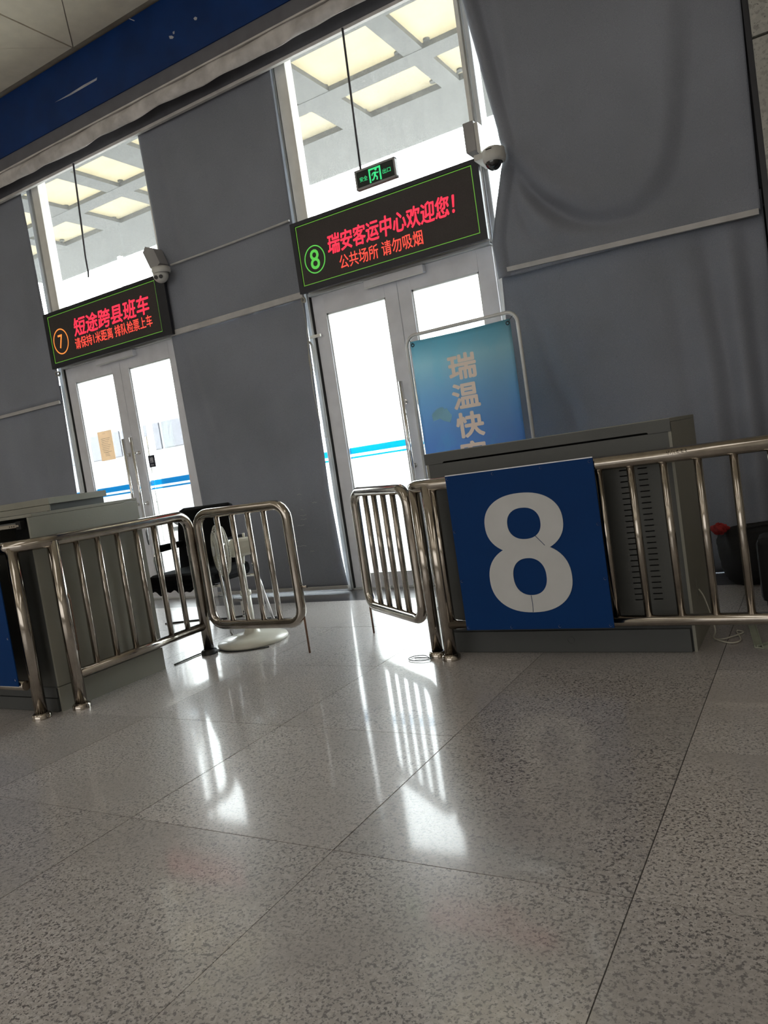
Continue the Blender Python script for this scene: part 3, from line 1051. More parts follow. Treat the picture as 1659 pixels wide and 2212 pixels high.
# left fence along y, with the corner post where it turns
t = thing('railing', 'stainless steel railing beside the left-hand counter, with rounded end by the closed gate', 'railing', (-3.40, 2.9, 0))
fx = -3.40
pts = [(-3.56, 2.27, TZ), (-3.52, 2.29, TZ), (-3.485, 2.31, TZ), (-3.45, 2.34, TZ), (-3.42, 2.385, TZ), (-3.405, 2.43, TZ), (fx, 2.49, TZ), (fx, 3.29, TZ)]
pts += [tuple(v) for v in arc((fx, 3.31, TZ-0.09), 0.09, PI/2, 0, 8, ((0, 1, 0), (0, 0, 1)))[1:]]+[(fx, 3.40, 0.6), (fx, 3.40, 0)]
MB().tube(pts, RT, 20).build('top_rail', 'steel', t)
MB().tube([(fx, 2.45, BZ), (fx, 3.40, BZ)], RB, 18).build('bottom_rail', 'steel', t)
MB().tube([(fx, 2.45, 0), (fx, 2.45, TZ)], RP, 18).build('post', 'steel', t)
flange(MB(), fx, 2.45).build('post_flange', 'steel', t)
flange(MB(), fx, 3.40, 0.05).build('post_flange', 'cable_black', t)
MB().tube([(-3.51, 2.295, 0), (-3.51, 2.295, TZ)], RP, 18).build('post', 'steel', t)
flange(MB(), -3.51, 2.295).build('post_flange', 'steel', t)
for k in range(6):
    y = 2.588+0.1335*k
    MB().tube([(fx, y, BZ), (fx, y, TZ)], RV, 14).build('bar', 'steel', t)
MB().tube([(fx+0.028, 2.465, 0.60), (fx+0.034, 2.47, 0.56), (fx+0.031, 2.468, 0.3)], 0.003, 6).build('old_weld', 'rust', t)
# the fence that goes on to the left, with its blue plate
t = thing('railing', 'stainless steel railing with a blue plate in front of the left-hand counter', 'railing', (-4.2, 2.27, 0))
MB().tube([(-3.60, 2.27, TZ+0.006), (-5.6, 2.27, TZ+0.006)], RT*0.95, 18).build('top_rail', 'steel', t)
MB().tube([(-3.55, 2.27, BZ), (-5.6, 2.27, BZ)], RB, 18).build('bottom_rail', 'steel', t)
for k in range(14):
    MB().tube([(-3.68-0.1345*k, 2.27, BZ), (-3.68-0.1345*k, 2.27, TZ)], RV, 14).build('bar', 'steel', t)
MB().tube([(-5.55, 2.27, 0), (-5.55, 2.27, TZ)], RP, 18).build('post', 'steel', t)
t = thing('number_plate', 'plain end of a dark blue plate screwed to the left-hand railing', 'plate', (-3.9, 2.235, 0.19))
MB().box(-4.26, -3.55, 2.228, 2.234, 0.185, 0.92, 0.001).build('panel', 'plate_blue', t)
for z in (0.22, 0.43, 0.69, 0.89):
    MB().lathe([(0.0, -0.002), (0.005, -0.001), (0.006, 0.001)], (-3.565, 2.2275, z), 10, Matrix.Rotation(PI/2, 3, 'X')).build('screw', 'screw', t)


def gate(label, hinge, end, rod_dir):
    """rounded tube frame with four bars between hinge and end (x, y)"""
    hv, ev = Vector((*hinge, 0)), Vector((*end, 0))
    d = (ev-hv).normalized()
    Lg = (ev-hv).length
    t = thing('gate', label, 'gate', (hinge[0], hinge[1], 0), 'tubular swing gates')
    z0, z1, r = 0.178, 0.868, 0.085
    up_ = Vector((0, 0, 1))
    pts = []
    for cxx, cz, a0 in ((Lg-r, z1-r, 0), (r, z1-r, PI/2), (r, z0+r, PI), (Lg-r, z0+r, 1.5*PI)):
        pts += [tuple(hv+d*cxx+up_*cz+d*(r*math.cos(a0+PI/2*i/6))+up_*(r*math.sin(a0+PI/2*i/6))) for i in range(7)]
    MB().tube(pts, 0.029, 18, closed=True).build('frame', 'steel', t)
    for k in range(4):
        s_ = Lg*(0.235+0.176*k)
        b = hv+d*s_
        MB().tube([b+up_*z0, b+up_*z1], RV, 14).build('bar', 'steel', t)
    e = hv+d*(Lg+0.012)
    MB().tube([e+up_*0.0, e+up_*0.42], 0.006, 8).build('drop_rod', 'rust', t)
    k0 = hv+d*(Lg+0.02)+up_*0.385
    MB().tube([k0, k0+d*0.045], 0.008, 8).build('latch_bolt', 'steel', t)
    for z in (0.32, 0.72):
        q = hv-d*0.012+up_*z
        MB().tube([q, q+up_*0.06], 0.012, 10).build('hinge', 'steel', t)
    return t


gate('closed tubular steel gate joined to the left-hand railing, in front of the white fan', (-3.342, 3.42), (-2.655, 3.42), 1)
gate('half open tubular steel gate swung towards the door 8, beside the number plate', (-1.862, 3.405), (-2.445, 3.825), 1)

# blue number plate with 8
t = thing('number_plate', 'dark blue plate with a big white numeral 8 screwed to the railing', 'plate', (-1.21, 3.27, 0.16))
MB().box(-1.562, -0.858, 3.262, 3.27, 0.16, 0.907, 0.001).build('panel', 'plate_blue', t)
MB().box(-1.562, -0.858, 3.262, 3.274, 0.9075, 0.912).build('edge_strip', 'screw', t)
for (x, z) in [(-1.55, 0.895), (-1.32, 0.893), (-1.09, 0.893), (-0.872, 0.893), (-1.55, 0.64), (-1.55, 0.40), (-0.87, 0.62), (-0.87, 0.38), (-1.55, 0.172), (-1.33, 0.172), (-1.1, 0.172), (-0.872, 0.172)]:
    MB().lathe([(0.0, -0.003), (0.005, -0.002), (0.0065, 0.001)], (x, 3.2615, z), 12, Matrix.Rotation(PI/2, 3, 'X')).build('screw', 'screw', t)


def sup(c, rx, rz, n, e):
    out = []
    for k in range(n):
        a = 2*PI*k/n
        ca, sa = math.cos(a), math.sin(a)
        out.append((c[0]+rx*math.copysign(abs(ca)**(2/e), ca), c[1]+rz*math.copysign(abs(sa)**(2/e), sa)))
    return out


def annulus(mb, co, ro, ci, ri, y0, y1, e=2.25, n=64):
    O, I = sup(co, *ro, n, e), sup(ci, *ri, n, e)
    vs_ = [(a, y, b) for y in (y0, y1) for a, b in O+I]
    fs = []
    for k in range(n):
        j = (k+1) % n
        fs += [(k, j, n+j, n+k), (2*n+k, 3*n+k, 3*n+j, 2*n+j), (k, 2*n+k, 2*n+j, j), (n+k, n+j, 3*n+j, 3*n+k)]
    mb.add(vs_, fs)


nu_ = MB()
annulus(nu_, (-1.207, 0.653), (0.186, 0.139), (-1.203, 0.652), (0.079, 0.072), 3.2588, 3.2621)
annulus(nu_, (-1.209, 0.399), (0.196, 0.159), (-1.208, 0.406), (0.079, 0.086), 3.2585, 3.2621)
nb = nu_.build('numeral', 'numeral_white', t)
MB().tube([(-1.157, 3.258, 0.592), (-1.135, 3.258, 0.566), (-1.118, 3.258, 0.545)], 0.0012, 5).build('split', 'plate_blue', nb)
MB().tube([(-1.214, 3.258, 0.319), (-1.212, 3.258, 0.28), (-1.215, 3.258, 0.242)], 0.0012, 5).build('split', 'plate_blue', nb)

# ------------------------------------------------------------------ counters


def counter(label, x0, x1, y0, y1, open_drawer=False):
    zt = 1.022
    t = thing('counter', label, 'counter', ((x0+x1)/2, (y0+y1)/2, 0), 'steel check-in counters')
    MB().box(x0+0.05, x1-0.05, y0+0.20, y1-0.013, 0.118, (zt-0.075) if not open_drawer else 0.84).build('body', 'counter_front', t)
    MB().box(x0+0.01, x1-0.01, y0+0.012, y0+0.03, 0.0, 0.118, 0.002).build('plinth', 'counter_base', t)
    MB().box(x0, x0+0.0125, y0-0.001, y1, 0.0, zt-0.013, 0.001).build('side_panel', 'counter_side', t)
    sp = MB()
    ya, yb2, za, zb2 = y0+0.001, y1, 0.0, zt-0.013
    if open_drawer:                         # kick panel below a joint
        sp.box(x1-0.0125, x1, ya, yb2, za, 0.128).box(x1-0.0125, x1, ya, yb2, 0.132, zb2)
    else:                                   # cut-out for the cables
        h0, h1, k0, k1 = y0+0.160, y0+0.186, 0.192, 0.288
        sp.box(x1-0.0125, x1, ya, h0, za, zb2).box(x1-0.0125, x1, h1, yb2, za, zb2).box(x1-0.0125, x1, h0, h1, za, k0).box(x1-0.0125, x1, h0, h1, k1, zb2)
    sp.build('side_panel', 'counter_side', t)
    MB().box(x0+0.02, x1-0.02, y1-0.015, y1, 0.0, 0.12).build('rear_plinth', 'counter_base', t)
    MB().box(x0+0.013, x1-0.013, y1-0.012, y1-0.001, 0.122, zt-0.013).build('back_panel', 'counter_front', t)
    # stepped hood strip with an open slot below it
    zs = zt-0.05
    if not open_drawer:
        n_ = 0.092
        hood = MB().prism([(x0-0.004, zt+0.002), (x1, zt+0.002), (x1, zt-0.052), (x1-n_, zt-0.052), (x1-n_-0.008, zt-0.044), (x1-n_-0.008, zs+0.006),
                           (x0+n_+0.008, zs+0.006), (x0+n_+0.008, zt-0.044), (x0+n_, zt-0.052), (x0-0.004, zt-0.052)], y0-0.004, y0+0.012)
        hood.build('hood_strip', 'counter_front', t)
        # door sheet with two columns of punched vent slots; the gap over it is open to the inside
        dr = MB()
        cols = (-0.775, -0.695)
        zlo, zhi = 0.12, zs-0.003
        edges = [x0+0.0125]+[q for c_ in cols for q in (c_-0.02, c_+0.02)]+[x1-0.0125]
        for k in (0, 2, 4):
            dr.box(edges[k], edges[k+1], y0, y0+0.002, zlo, zhi)
        for c_ in cols:
            z_ = zlo
            for k in range(24):
                zc = 0.24+0.0255*k
                dr.box(c_-0.02, c_+0.02, y0, y0+0.002, z_, zc-0.0025)
                z_ = zc+0.0025
            dr.box(c_-0.02, c_+0.02, y0, y0+0.002, z_, zhi)
        dr.build('door', 'counter_front', t)
        MB().box(x0+0.02, x1-0.02, y0-0.012, y0+0.013, 0.001, 0.105, 0.002).build('kick_plate', 'counter_base', t)
        kx = -1.11
        MB().lathe([(0.0, -0.013), (0.016, -0.013), (0.016, 0.001)], (kx, y0-0.0125, 0.06), 20, Matrix.Rotation(PI/2, 3, 'X')).build('lock', 'slot_black', t)
    else:
        MB().box(x0+0.012, x1-0.012, y0, y0+0.013, 0.12, 0.86, 0.001).build('door', 'counter_front', t)
        MB().box(x0+0.02, x1-0.02, y0-0.01, y0+0.013, 0.001, 0.07, 0.002).build('kick_plate', 'counter_base', t)
        MB().box(x0+0.02, x1-0.02, y0-0.006, y0+0.013, 0.073, 0.13, 0.002).build('kick_plate', 'counter_base', t)
        MB().box(x0+0.012, x1-0.06, y0-0.005, y0+0.014, 0.985, 0.992).build('drawer_lip', 'counter_base', t)
        sl = MB().box(x0+0.1, x1-0.055, y0-0.012, y0+0.012, 0.965, 0.985, 0.001)
        sl.box(x0+0.1, x1-0.062, y0-0.016, y0-0.011, 0.970, 0.980)
        sl.build('drawer_slide', 'steel', t)
        MB().box(x1-0.09, x1-0.05, y0-0.013, y0+0.013, 0.955, 0.997, 0.002).build('slide_stop', 'slot_black', t)
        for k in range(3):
            MB().box(x1-0.14+0.018*k, x1-0.134+0.018*k, y0-0.0165, y0-0.0155, 0.972, 0.977).build('slide_hole', 'slot_black', t)  # flat black chips, coloured as the shade inside punched holes
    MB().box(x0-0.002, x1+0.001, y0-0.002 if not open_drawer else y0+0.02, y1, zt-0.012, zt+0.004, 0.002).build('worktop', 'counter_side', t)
    return t


c8 = counter('grey steel counter behind the blue number 8 plate', -1.74, -0.558, 3.44, 4.15)
c7 = counter('grey steel counter with an exposed drawer slide, beside the left-hand railing', -4.66, -3.472, 2.39, 3.10, True)
t = thing('desk_shelf', 'low grey steel shelf standing on top of the left-hand counter', 'shelf', (-4.1, 2.78, 1.026))
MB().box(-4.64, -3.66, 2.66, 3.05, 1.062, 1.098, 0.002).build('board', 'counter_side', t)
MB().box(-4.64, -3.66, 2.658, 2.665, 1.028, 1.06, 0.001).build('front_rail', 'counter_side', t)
MB().box(-4.62, -4.60, 2.67, 3.04, 1.026, 1.062).build('foot', 'counter_base', t)
MB().box(-3.70, -3.68, 2.67, 3.04, 1.026, 1.062).build('foot', 'counter_base', t)

# ------------------------------------------------------------------ banner on its tube stand
t = thing('banner_stand', 'blue poster of large vertical characters strapped in a silver tube frame behind counter 8', 'banner', (-1.9, 4.5, 0))
r = 0.07
xa, xb, zt = -2.29, -1.523, 1.803
pts = [(xa, 4.5, 0.0), (xa, 4.5, zt-r)]+[tuple(v) for v in arc((xa+r, 4.5, zt-r), r, PI, PI/2, 8, ((1, 0, 0), (0, 0, 1)))[1:]]
pts += [tuple(v) for v in arc((xb-r, 4.5, zt-r), r, PI/2, 0, 8, ((1, 0, 0), (0, 0, 1)))]+[(xb, 4.5, 0.0)]
MB().tube(pts, 0.0115, 12).build('tube_frame', 'silver_frame', t)
for x in (xa, xb):
    MB().tube([(x, 4.2, 0.012), (x, 4.8, 0.012)], 0.012, 10).build('foot', 'silver_frame', t)
MB().tube([(xa, 4.5, 0.35), (xb, 4.5, 0.35)], 0.009, 10).build('cross_tube', 'silver_frame', t)


def ban(u, v):
    x = -2.258+(0.692)*u
    z = 0.42+1.342*v
    bulge = 0.05*max(0, (u-0.86)/0.14)**2*math.sin(min(1, max(0, (0.95-v)/0.8))*PI)
    return (x-0.4*bulge, 4.488+bulge+0.004*math.sin(x*11+z*3)*math.sin(v*PI), z-0.006*(1-abs(2*u-1))*v)


def on_banner(px, py):
    d = r2*((px-829.5)/FPX) - u2*((py-1106)/FPX) + fwd
    k_ = 4.483/d.y
    return (d.x*k_, H+d.z*k_)


aus = [(375, 1220), (400, 1200), (430, 1160), (470, 1140), (500, 1135), (520, 1165), (545, 1140), (560, 1175), (585, 1205), (605, 1225), (600, 1270),
       (580, 1310), (550, 1300), (510, 1290), (470, 1265), (430, 1285), (400, 1300), (385, 1260)]
MB().prism([on_banner(860+a/5.184, 660+b/5.184) for a, b in aus], 4.4825, 4.4835).build('map_print', 'map_blue', t)
bn = MB().grid(ban, 30, 40).build('print_sheet', 'banner_print', t, solid=0.0015)
for (ch, zc, w) in (('瑞', 1.54, 0.183), ('温', 1.355, 0.178), ('快', 1.17, 0.182), ('客', 0.985, 0.18), ('车', 0.80, 0.18)):
    text('character', ch, 'letter_cream', t, -2.008, -2.008+w, zc-0.077, zc+0.077, 4.481, offset=0.035)
for x in (-2.24, -1.582):
    g = MB().lathe([(0.007, 0), (0.011, 0.002), (0.013, 0), (0.011, -0.002), (0.007, 0)], (x, 4.4835, 1.738), 16, Matrix.Rotation(PI/2, 3, 'X'))
    g.build('eyelet', 'sign_black', t)
    xe = xa+0.02 if x < -2 else xb-0.02
    MB().tube([(x, 4.486, 1.742), (xe, 4.495, zt-0.02)], 0.0018, 6).build('tie', 'rod_dark', t)

# ------------------------------------------------------------------ pedestal fan
FX, FY = -3.275, 3.675
t = thing('pedestal_fan', 'cream white pedestal fan with round base, behind the closed gate', 'fan', (FX, FY, 0))
MB().lathe([(0.0, 0.0), (0.222, 0.0), (0.228, 0.012), (0.222, 0.026), (0.15, 0.044), (0.06, 0.058), (0.045, 0.075), (0.042, 0.13), (0.0, 0.13)], (FX, FY, 0), 48).build('base', 'fan_white', t)
MB().tube([(FX, FY, 0.1), (FX, FY, 0.32)], 0.030, 18).build('lower_pole', 'fan_white', t)
MB().tube([(FX, FY, 0.32), (FX, FY, 0.53)], 0.021, 18).build('upper_pole', 'fan_white', t)
MB().tube([(FX, FY, 0.305), (FX, FY, 0.335)], 0.036, 18).build('collar', 'fan_white', t)
MB().box(FX-0.026, FX+0.006, FY-0.034, FY-0.026, 0.17, 0.27).build('control_panel', 'plastic_white', t)
for k, z in enumerate((0.185, 0.198, 0.205)):
    MB().box(FX-0.02+0.004*k, FX-0.006+0.004*k, FY-0.036, FY-0.033, z, z+0.006).build('button', 'slot_black', t)
fd = Vector((-0.60, -0.80, 0)).normalized()      # where it blows
sd = Vector((-fd.y, fd.x, 0))
hc = Vector((-3.345, 3.60, 0.615))


def fpt(a, b, c_):
    return hc+fd*a+sd*b+Vector((0, 0, c_))


# motor housing
mh = MB()
n = 16
rings = []
for a, w, h_ in ((-0.20, 0.045, 0.042), (-0.195, 0.058, 0.055), (-0.12, 0.062, 0.06), (-0.055, 0.06, 0.058), (-0.04, 0.05, 0.05)):
    rings.append([fpt(a, w*math.copysign(abs(math.cos(2*PI*k/n))**0.45, math.cos(2*PI*k/n)), h_*math.copysign(abs(math.sin(2*PI*k/n))**0.45, math.sin(2*PI*k/n))) for k in range(n)])
vs_ = [v for rg in rings for v in rg]
fs = [(i*n+k, i*n+(k+1) % n, (i+1)*n+(k+1) % n, (i+1)*n+k) for i in range(4) for k in range(n)]
mh.add(vs_, fs, False)
mh.f += [tuple(range(n)), tuple(range(4*n, 5*n))]
mh.sm += [False, False]
mh.build('motor_housing', 'fan_white', t)
MB().tube([fpt(-0.11, 0, -0.055), Vector((FX, FY, 0.51))], 0.026, 14).build('tilt_joint', 'fan_white', t)
MB().tube([fpt(-0.15, 0, 0.055), fpt(-0.15, 0, 0.085)], 0.008, 10).build('swing_knob', 'fan_white', t)
cg = MB()
for k in range(44):                                # front and rear cage wires
    a = 2*PI*k/44
    cu_, su_ = math.cos(a), math.sin(a)
    for prof in (((0.046, 0.03), (0.048, 0.07), (0.042, 0.125), (0.024, 0.163), (0.0, 0.168)), ((-0.034, 0.05), (-0.032, 0.10), (-0.018, 0.15), (0.0, 0.168))):
        cg.tube([fpt(d_, r_*cu_, r_*su_) for d_, r_ in prof], 0.0014, 4)
cg.build('cage', 'fan_white', t)
rg_ = MB()
for d_, r_, w in ((0.0, 0.169, 0.005), (0.042, 0.125, 0.002), (0.048, 0.07, 0.002), (-0.018, 0.15, 0.002)):
    rg_.tube([fpt(d_, r_*math.cos(2*PI*k/40), r_*math.sin(2*PI*k/40)) for k in range(40)], w, 6, closed=True)
rg_.build('cage_ring', 'fan_white', t)
MB().tube([fpt(0.042, 0, 0), fpt(0.054, 0, 0)], 0.032, 24).build('badge', 'plastic_white', t)
for k in range(3):
    a0 = 2*PI*k/3

    def blade(u, v, a0=a0):
        rad = 0.03+0.115*v
        a = a0+(u-0.5)*(0.9+0.3*v)
        return fpt(0.008+0.03*(u-0.5), rad*math.cos(a), rad*math.sin(a))
    MB().grid(blade, 8, 8).build('blade', 'plastic_white', t, solid=0.002)
MB().tube([fpt(-0.04, 0, 0), fpt(0.03, 0, 0)], 0.025, 16).build('hub', 'plastic_white', t)

# ------------------------------------------------------------------ chair
t = thing('office_chair', 'black padded chair with chrome tube legs, behind the left-hand counter', 'chair', (-3.82, 3.86, 0))


def pad(x0, x1, y0, y1, z0, z1, bev):
    return MB().box(x0, x1, y0, y1, z0, z1, bev)


sb = pad(-4.10, -3.56, 3.62, 4.10, 0.375, 0.475, 0.035)
sb.build('seat', 'leather_black', t)


def rag(u, v):
    x = -4.09+0.5*u
    return (x, 3.63+0.02*v, 0.385-(0.035+0.012*math.sin(x*31)+0.01*math.sin(x*67))*v)


MB().grid(rag, 40, 2).build('torn_lining', 'leather_black', t, solid=0.002)
bk = MB()
W0, W1 = 0.265, 0.245


def backf(u, v):
    a = 2*PI*u
    w = (W0 if v < 0.7 else W0-(W0-W1)*(v-0.7)/0.3)
    z = 0.42+0.475*v
    y = 4.03+0.07*v**1.5
    cr = 1.0
    ca, sa = math.cos(a), math.sin(a)
    edge = math.sqrt(max(0, 1-((v-0.97)/0.03)**2)) if v > 0.97 else 1
    return (-3.90+w*math.copysign(abs(ca)**0.3, ca)*(0.90+0.1*edge), y+0.034*math.copysign(abs(sa)**0.5, sa)*edge, z)


bk.grid(backf, 40, 30)
bk.build('backrest', 'leather_black', t)
MB().box(-4.055, -4.05, 4.0, 4.01, 0.55, 0.62, 0.001).build('seam', 'plastic_grey', t)
for s_ in (-1, 1):
    x = -3.83+s_*0.285
    sh = 0.0
    leg = [(x, 3.78, 0.0), (x, 3.765, 0.30), (x, 3.745, 0.56)]+[tuple(v) for v in arc((x, 3.80, 0.57), 0.055, PI, PI/2, 6, ((0, 1, 0), (0, 0, 1)))]
    leg += [(x, 3.95, 0.63), (x, 4.06, 0.63), (x, 4.10, 0.60), (x, 4.10, 0.45)]
    MB().tube(leg, 0.0125, 12).build('leg', 'chrome', t)
    MB().tube([(x, 4.10, 0.46), (x, 4.16, 0.25), (x, 4.23, 0.0)], 0.0125, 12).build('leg', 'chrome', t)
    MB().box(x-0.025, x+0.025, 3.80, 4.04, 0.635, 0.665, 0.012).build('armrest', 'leather_black', t)
MB().tube([(-4.115, 3.765, 0.36), (-3.545, 3.765, 0.36)], 0.011, 10).build('cross_tube', 'chrome', t)
MB().tube([(-4.115, 4.12, 0.36), (-3.545, 4.12, 0.36)], 0.011, 10).build('cross_tube', 'chrome', t)

# ------------------------------------------------------------------ bags, cables and trunking on the right


def blob(c, rx, ry, rz, seed, e=0.55, lump=0.08):
    def fn(u, v):
        a, b = 2*PI*u, PI*(v-0.5)
        ca, sa, cb_, sb_ = math.cos(a), math.sin(a), math.cos(b), math.sin(b)
        f = 1+lump*math.sin(3*a+seed)*math.cos(2*b+seed)+lump*0.6*math.sin(7*a+5*b+seed*2)
        return (c[0]+rx*f*math.copysign(abs(ca)**e, ca)*abs(cb_)**e, c[1]+ry*f*math.copysign(abs(sa)**e, sa)*abs(cb_)**e,
                max(0.0, c[2]+rz*f*math.copysign(abs(sb_)**e, sb_)))
    return MB().grid(fn, 40, 24)


t = thing('travel_bag', 'black soft travel bag on the floor at the foot of the curtain, by counter 8', 'bag', (-0.36, 4.86, 0))
blob((-0.33, 4.86, 0.165), 0.27, 0.15, 0.168, 1).build('body', 'bag_black', t)
MB().tube([(-0.45, 4.72, 0.27), (-0.43, 4.70, 0.34), (-0.33, 4.69, 0.36), (-0.22, 4.70, 0.34), (-0.20, 4.72, 0.27)], 0.011, 8).build('handle', 'bag_black', t)
tag(blob((-0.60, 4.78, 0.325), 0.04, 0.03, 0.024, 3, 0.9, 0.38).move((0.03, -0.03, 0.018)).build('cloth', 'red_cloth'), 'scrap of red cloth lying on the black travel bag', 'cloth')
t = thing('suitcase', 'black suitcase standing nearer counter 8, in front of the travel bag', 'suitcase', (-0.14, 4.28, 0))
MB().box(-0.345, 0.10, 4.17, 4.40, 0.03, 0.36, 0.03).build('shell', 'bag_black', t)
for x in (-0.31, 0.06):
    for y in (4.2, 4.37):
        MB().tube([(x-0.012, y, 0.02), (x+0.012, y, 0.02)], 0.02, 12).build('wheel', 'rubber', t)
MB().tube([(-0.20, 4.28, 0.35), (-0.20, 4.28, 0.385), (-0.05, 4.28, 0.385), (-0.05, 4.28, 0.35)], 0.009, 8).build('handle', 'bag_black', t)


def cable(name, pts, r, m, label, n=8):
    o = MB().tube(catmull(pts, n), r, 7).build(name, m)
    return tag(o, label, 'cable')


cable('cable', [(-0.551, 3.615, 0.24), (-0.53, 3.62, 0.19), (-0.50, 3.60, 0.06), (-0.515, 3.64, 0.006), (-0.47, 3.62, 0.006), (-0.40, 3.72, 0.006), (-0.43, 3.75, 0.006), (-0.40, 3.60, 0.006), (-0.44, 3.555, 0.006), (-0.51, 3.62, 0.006)],
      0.0035, 'cable_white', 'thin white cable curling out of the side of counter 8')
cable('cable', [(-0.44, 3.98, 0.006), (-0.38, 4.04, 0.006), (-0.30, 4.08, 0.006), (-0.2, 4.10, 0.006), (0.1, 4.08, 0.006), (0.4, 4.1, 0.006)], 0.0035, 'cable_white',
      'thin white cable trailing across the floor to the black suitcase')
for nm, a, b, lb in (('cable_trunking', (-0.372, 3.85), (-0.322, 3.50), 'pale strip of cable trunking on the floor pointing at counter 8'),
                     ('cable_trunking', (-0.315, 3.49), (-0.19, 3.66), 'second pale strip of cable trunking lying askew beside the railing')):
    A, B = Vector((*a, 0)), Vector((*b, 0))
    d = (B-A).normalized()
    nrm = Vector((-d.y, d.x, 0))
    m_ = MB()
    pr = [(-0.016, 0), (-0.016, 0.012), (-0.013, 0.012), (-0.013, 0.003), (0.013, 0.003), (0.013, 0.012), (0.016, 0.012), (0.016, 0)]
    vs_ = [P_+nrm*s_+Vector((0, 0, z)) for P_ in (A, B) for s_, z in pr]
    m_.add(vs_, [(k, (k+1) % 8, 8+(k+1) % 8, 8+k) for k in range(8)]+[(0, 1, 2, 3), (0, 3, 4, 7), (4, 5, 6, 7), (8, 9, 10, 11), (8, 11, 12, 15), (12, 13, 14, 15)])
    tag(m_.build(nm, 'trunking'), lb, 'trunking')
# black floor cables by the fan, and the little wire coil at the right-hand posts
cable('cable', [(-3.46, 3.16, 0.005), (-3.465, 3.26, 0.005), (-3.465, 3.38, 0.005), (-3.43, 3.458, 0.005), (-3.36, 3.455, 0.005), (-3.27, 3.43, 0.005), (-3.15, 3.45, 0.005), (-3.03, 3.53, 0.005)], 0.0045, 'cable_black',
      'thin black cable on the floor from the left-hand counter to the fan')
cable('cable', [(-4.6, 4.18, 0.006), (-4.3, 4.28, 0.006), (-4.05, 4.3, 0.006), (-3.9, 4.38, 0.006), (-3.75, 4.2, 0.006), (-3.55, 4.3, 0.006)], 0.007, 'cable_black',
      'thick black cable on the floor beneath the chair')
cable('wire_coil', [(-1.83, 3.33, 0.004), (-1.87, 3.36, 0.006), (-1.92, 3.35, 0.004), (-1.93, 3.30, 0.006), (-1.89, 3.27, 0.005), (-1.83, 3.27, 0.006), (-1.80, 3.30, 0.008), (-1.86, 3.32, 0.004), (-1.90, 3.31, 0.005)], 0.0022,
      'cable_black', 'loose coil of thin wire at the foot of the right-hand posts')

# ------------------------------------------------------------------ things on the doors
t = thing('notice', 'cream paper notice with typed lines taped to the number 7 door', 'notice', (-6.165, 5.243, 1.43))
MB().box(-6.268, -6.063, 5.2415, 5.2435, 1.432, 1.725).build('sheet', 'paper', t)
lines_ = MB()
for k in range(9):
    z = 1.65-0.017*k
    lines_.box(-6.23+0.004*(k % 3), -6.10-0.012*(k % 4), 5.241, 5.2416, z, z+0.003)
for k in range(3):
    lines_.box(-6.2, -6.15+0.008*k, 5.241, 5.2416, 1.505-0.014*k, 1.508-0.014*k)
lines_.box(-6.19, -6.183, 5.241, 5.2416, 1.698, 1.702)
lines_.box(-6.172, -6.165, 5.241, 5.2416, 1.698, 1.702)
lines_.build('typed_lines', 'ink', t)
t = thing('push_sticker', 'small black push sticker beside the handle of the number 7 door', 'sticker', (-5.572, 5.243, 1.29))
MB().box(-5.615, -5.53, 5.2415, 5.2435, 1.288, 1.402).build('sheet', 'sticker_black', t)
text('character', '推', 'sticker_white', t, -5.598, -5.548, 1.33, 1.385, 5.241, offset=0.004, depth=0)
text('lettering', 'PUSH', 'sticker_white', t, -5.592, -5.554, 1.303, 1.316, 5.241, depth=0)
t = thing('notice', 'pale blank sheet on the outside of the number 7 door', 'notice', (-5.30, 5.258, 1.5))
MB().box(-5.40, -5.25, 5.2545, 5.2555, 1.42, 1.72).build('sheet', 'window_glass', t)
t = thing('blind_cord', 'tangled pale blind cord hanging by the post left of door 8', 'cord', (-3.5, 5.16, 1.3))
kn = MB()
for k in range(5):
    a0 = k*1.3
    kn.tube([(-3.465+0.018*math.cos(a0+2*PI*i/16)*(0.6+0.1*k), 5.12+0.012*math.sin(a0*2+2*PI*i/16), 2.385+0.02*math.sin(2*PI*i/16+a0)) for i in range(16)], 0.004, 6, closed=True)
kn.build('knot', 'cord', t)
MB().tube(catmull([(-3.488, 5.13, 2.37), (-3.48, 5.13, 2.2), (-3.49, 5.13, 2.08), (-3.505, 5.13, 1.9), (-3.51, 5.13, 1.65), (-3.495, 5.13, 1.42), (-3.475, 5.13, 1.30), (-3.447, 5.13, 1.28), (-3.437, 5.13, 1.34)]), 0.0024, 6).build('cord', 'cord', t)
for k in range(4):
    w = 0.018+0.006*k
    MB().tube(catmull([(-3.485, 5.13, 2.06), (-3.485-w*0.6, 5.128, 1.98-0.02*k), (-3.485-w*0.2, 5.126, 1.86-0.03*k), (-3.485+w, 5.128, 1.90-0.02*k), (-3.485+w*1.2, 5.128, 2.0), (-3.485, 5.13, 2.07)]), 0.002, 6).build('loop', 'cord', t)
t = thing('cord_bracket', 'small pale bracket on the post left of door 8', 'bracket', (-3.45, 5.19, 2.1))
MB().box(-3.505, -3.40, 5.182, 5.202, 2.085, 2.108, 0.002).build('plate', 'white_frame', t)
t = thing('blind_cord', 'knotted blind cord end under the number 7 sign', 'cord', (-6.585, 5.16, 2.36))
kn = MB()
for k in range(4):
    kn.tube([(-6.59+0.022*math.cos(k+2*PI*i/14), 5.155+0.012*math.sin(k*2+2*PI*i/14), 2.375+0.022*math.sin(2*PI*i/14+k)) for i in range(14)], 0.005, 6, closed=True)
kn.build('knot', 'cord', t)

# ------------------------------------------------------------------ outdoors
g = MB().box(-70, 40, 5.34, 70, -0.14, -0.02).build('ground', 'concrete')
struct(g, 'pale concrete yard outside')
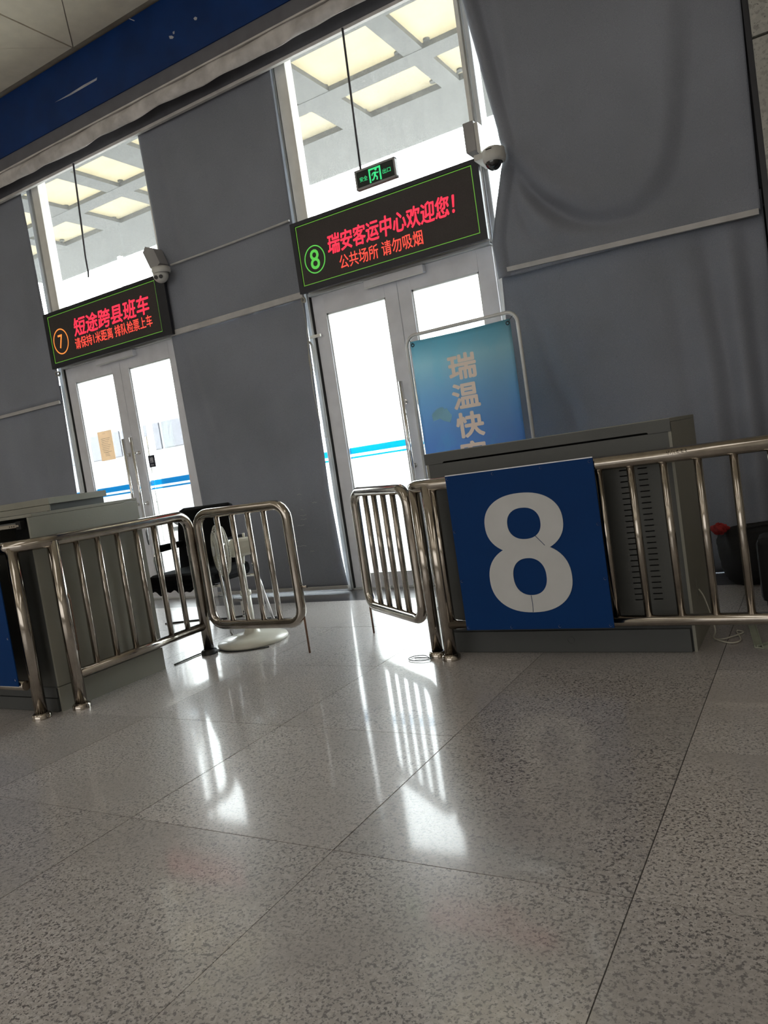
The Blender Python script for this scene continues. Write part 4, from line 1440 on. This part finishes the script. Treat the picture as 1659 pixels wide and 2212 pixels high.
# canopy of translucent panels on a steel grid
t = thing('canopy', 'grey steel canopy with cream translucent panels outside the windows', 'canopy', (-5, 7, 4.9))
yb = [(5.5, 5.66), (6.16, 6.35), (7.09, 7.32)]
x = -14.0
xs = []
for n_, w in ((-3.08, 0.21), (-5.33, 0.21), (-7.405, 0.23), (-9.6, 0.22), (-0.95, 0.21)):
    xs.append((n_-w/2, n_+w/2))
for n_, w in ((-4.275, 0.39), (-6.52, 0.39), (-8.46, 0.37), (-1.9, 0.38), (-10.7, 0.38), (0.1, 0.38)):
    xs.append((n_-w/2, n_+w/2))
xs.sort()
for a, b in xs:
    MB().box(a, b, 5.5, 8.0, 4.9, 4.95).build('beam', 'canopy_steel', t)
for a, b in yb:
    MB().box(-11.2, 0.6, a, b, 4.897, 4.948).build('cross_beam', 'canopy_steel', t)
MB().prism([(7.965, 4.9), (7.965, 5.35), (8.98, 5.35), (8.98, 4.86), (8.9, 4.86)], -11.2, 0.6, 'x').build('fascia', 'canopy_steel', t)
prev = None
for (a, b), (a2, b2) in zip(xs, xs[1:]):
    for y0_, y1_ in ((5.4, 6.22), (6.26, 7.19), (7.23, 8.02)):
        MB().box((a+b)/2+0.012, (a2+b2)/2-0.012, y0_, y1_, 4.965, 4.985).build('panel', 'canopy_glass', t)
for (a, b) in xs:
    for y in (7.2, 7.99):
        for s_ in (-1, 1):
            MB().tube([((a+b)/2+s_*0.16, y-0.12, 4.955), ((a+b)/2, y, 4.93)], 0.012, 8).tube([((a+b)/2+s_*0.16, y-0.12, 4.945), ((a+b)/2+s_*0.16, y-0.12, 4.964)], 0.035, 12).build('spider_fitting', 'canopy_steel', t)
for x in (-9.39, 0.3):
    MB().box(x-0.035, x+0.035, 8.86, 8.93, -0.02, 4.9).build('column', 'facade_white', t)
# building across the yard
t = thing('building', 'pale building with rows of windows across the yard', 'building', (-22, 34, 0))
MB().box(-62, 12, 32, 44, -0.02, 9.0).build('wall', 'facade_white', t)
MB().box(-62.3, 12.3, 31.6, 44.3, 9.0, 9.5).build('roof_edge', 'facade_white', t)
w0 = MB().box(-1.05, 1.05, 31.9, 31.98, 4.7, 6.2).build('window', 'facade_glass', t)
w0.location = (-58, 0, 0)
for k in range(1, 25):
    share(w0, 'window', t, (-58+2.8*k, 0, 0))
# bus
t = thing('bus', 'grey parked bus with a dark window band, seen through the number 7 door', 'bus', (-17.5, 15.2, 0))
MB().box(-23.5, -12.6, 14, 16.4, 0.35, 3.1, 0.12).build('body', 'bus_white', t)
for k in range(7):
    MB().box(-23.2+1.48*k, -21.82+1.48*k, 13.97, 14.02, 2.13, 2.8, 0.01).build('window', 'bus_window', t)
for x in (-21.3, -16.3):
    MB().tube([(x, 14.0, 0.46), (x, 14.35, 0.46)], 0.48, 24).build('wheel', 'rubber', t)
    MB().tube([(x, 16.05, 0.46), (x, 16.4, 0.46)], 0.48, 24).build('wheel', 'rubber', t)
for x in (-19.0, -16.2):
    MB().box(x, x+0.25, 13.975, 14.01, 1.72, 1.78).build('marker_lamp', 'plastic_white', t)
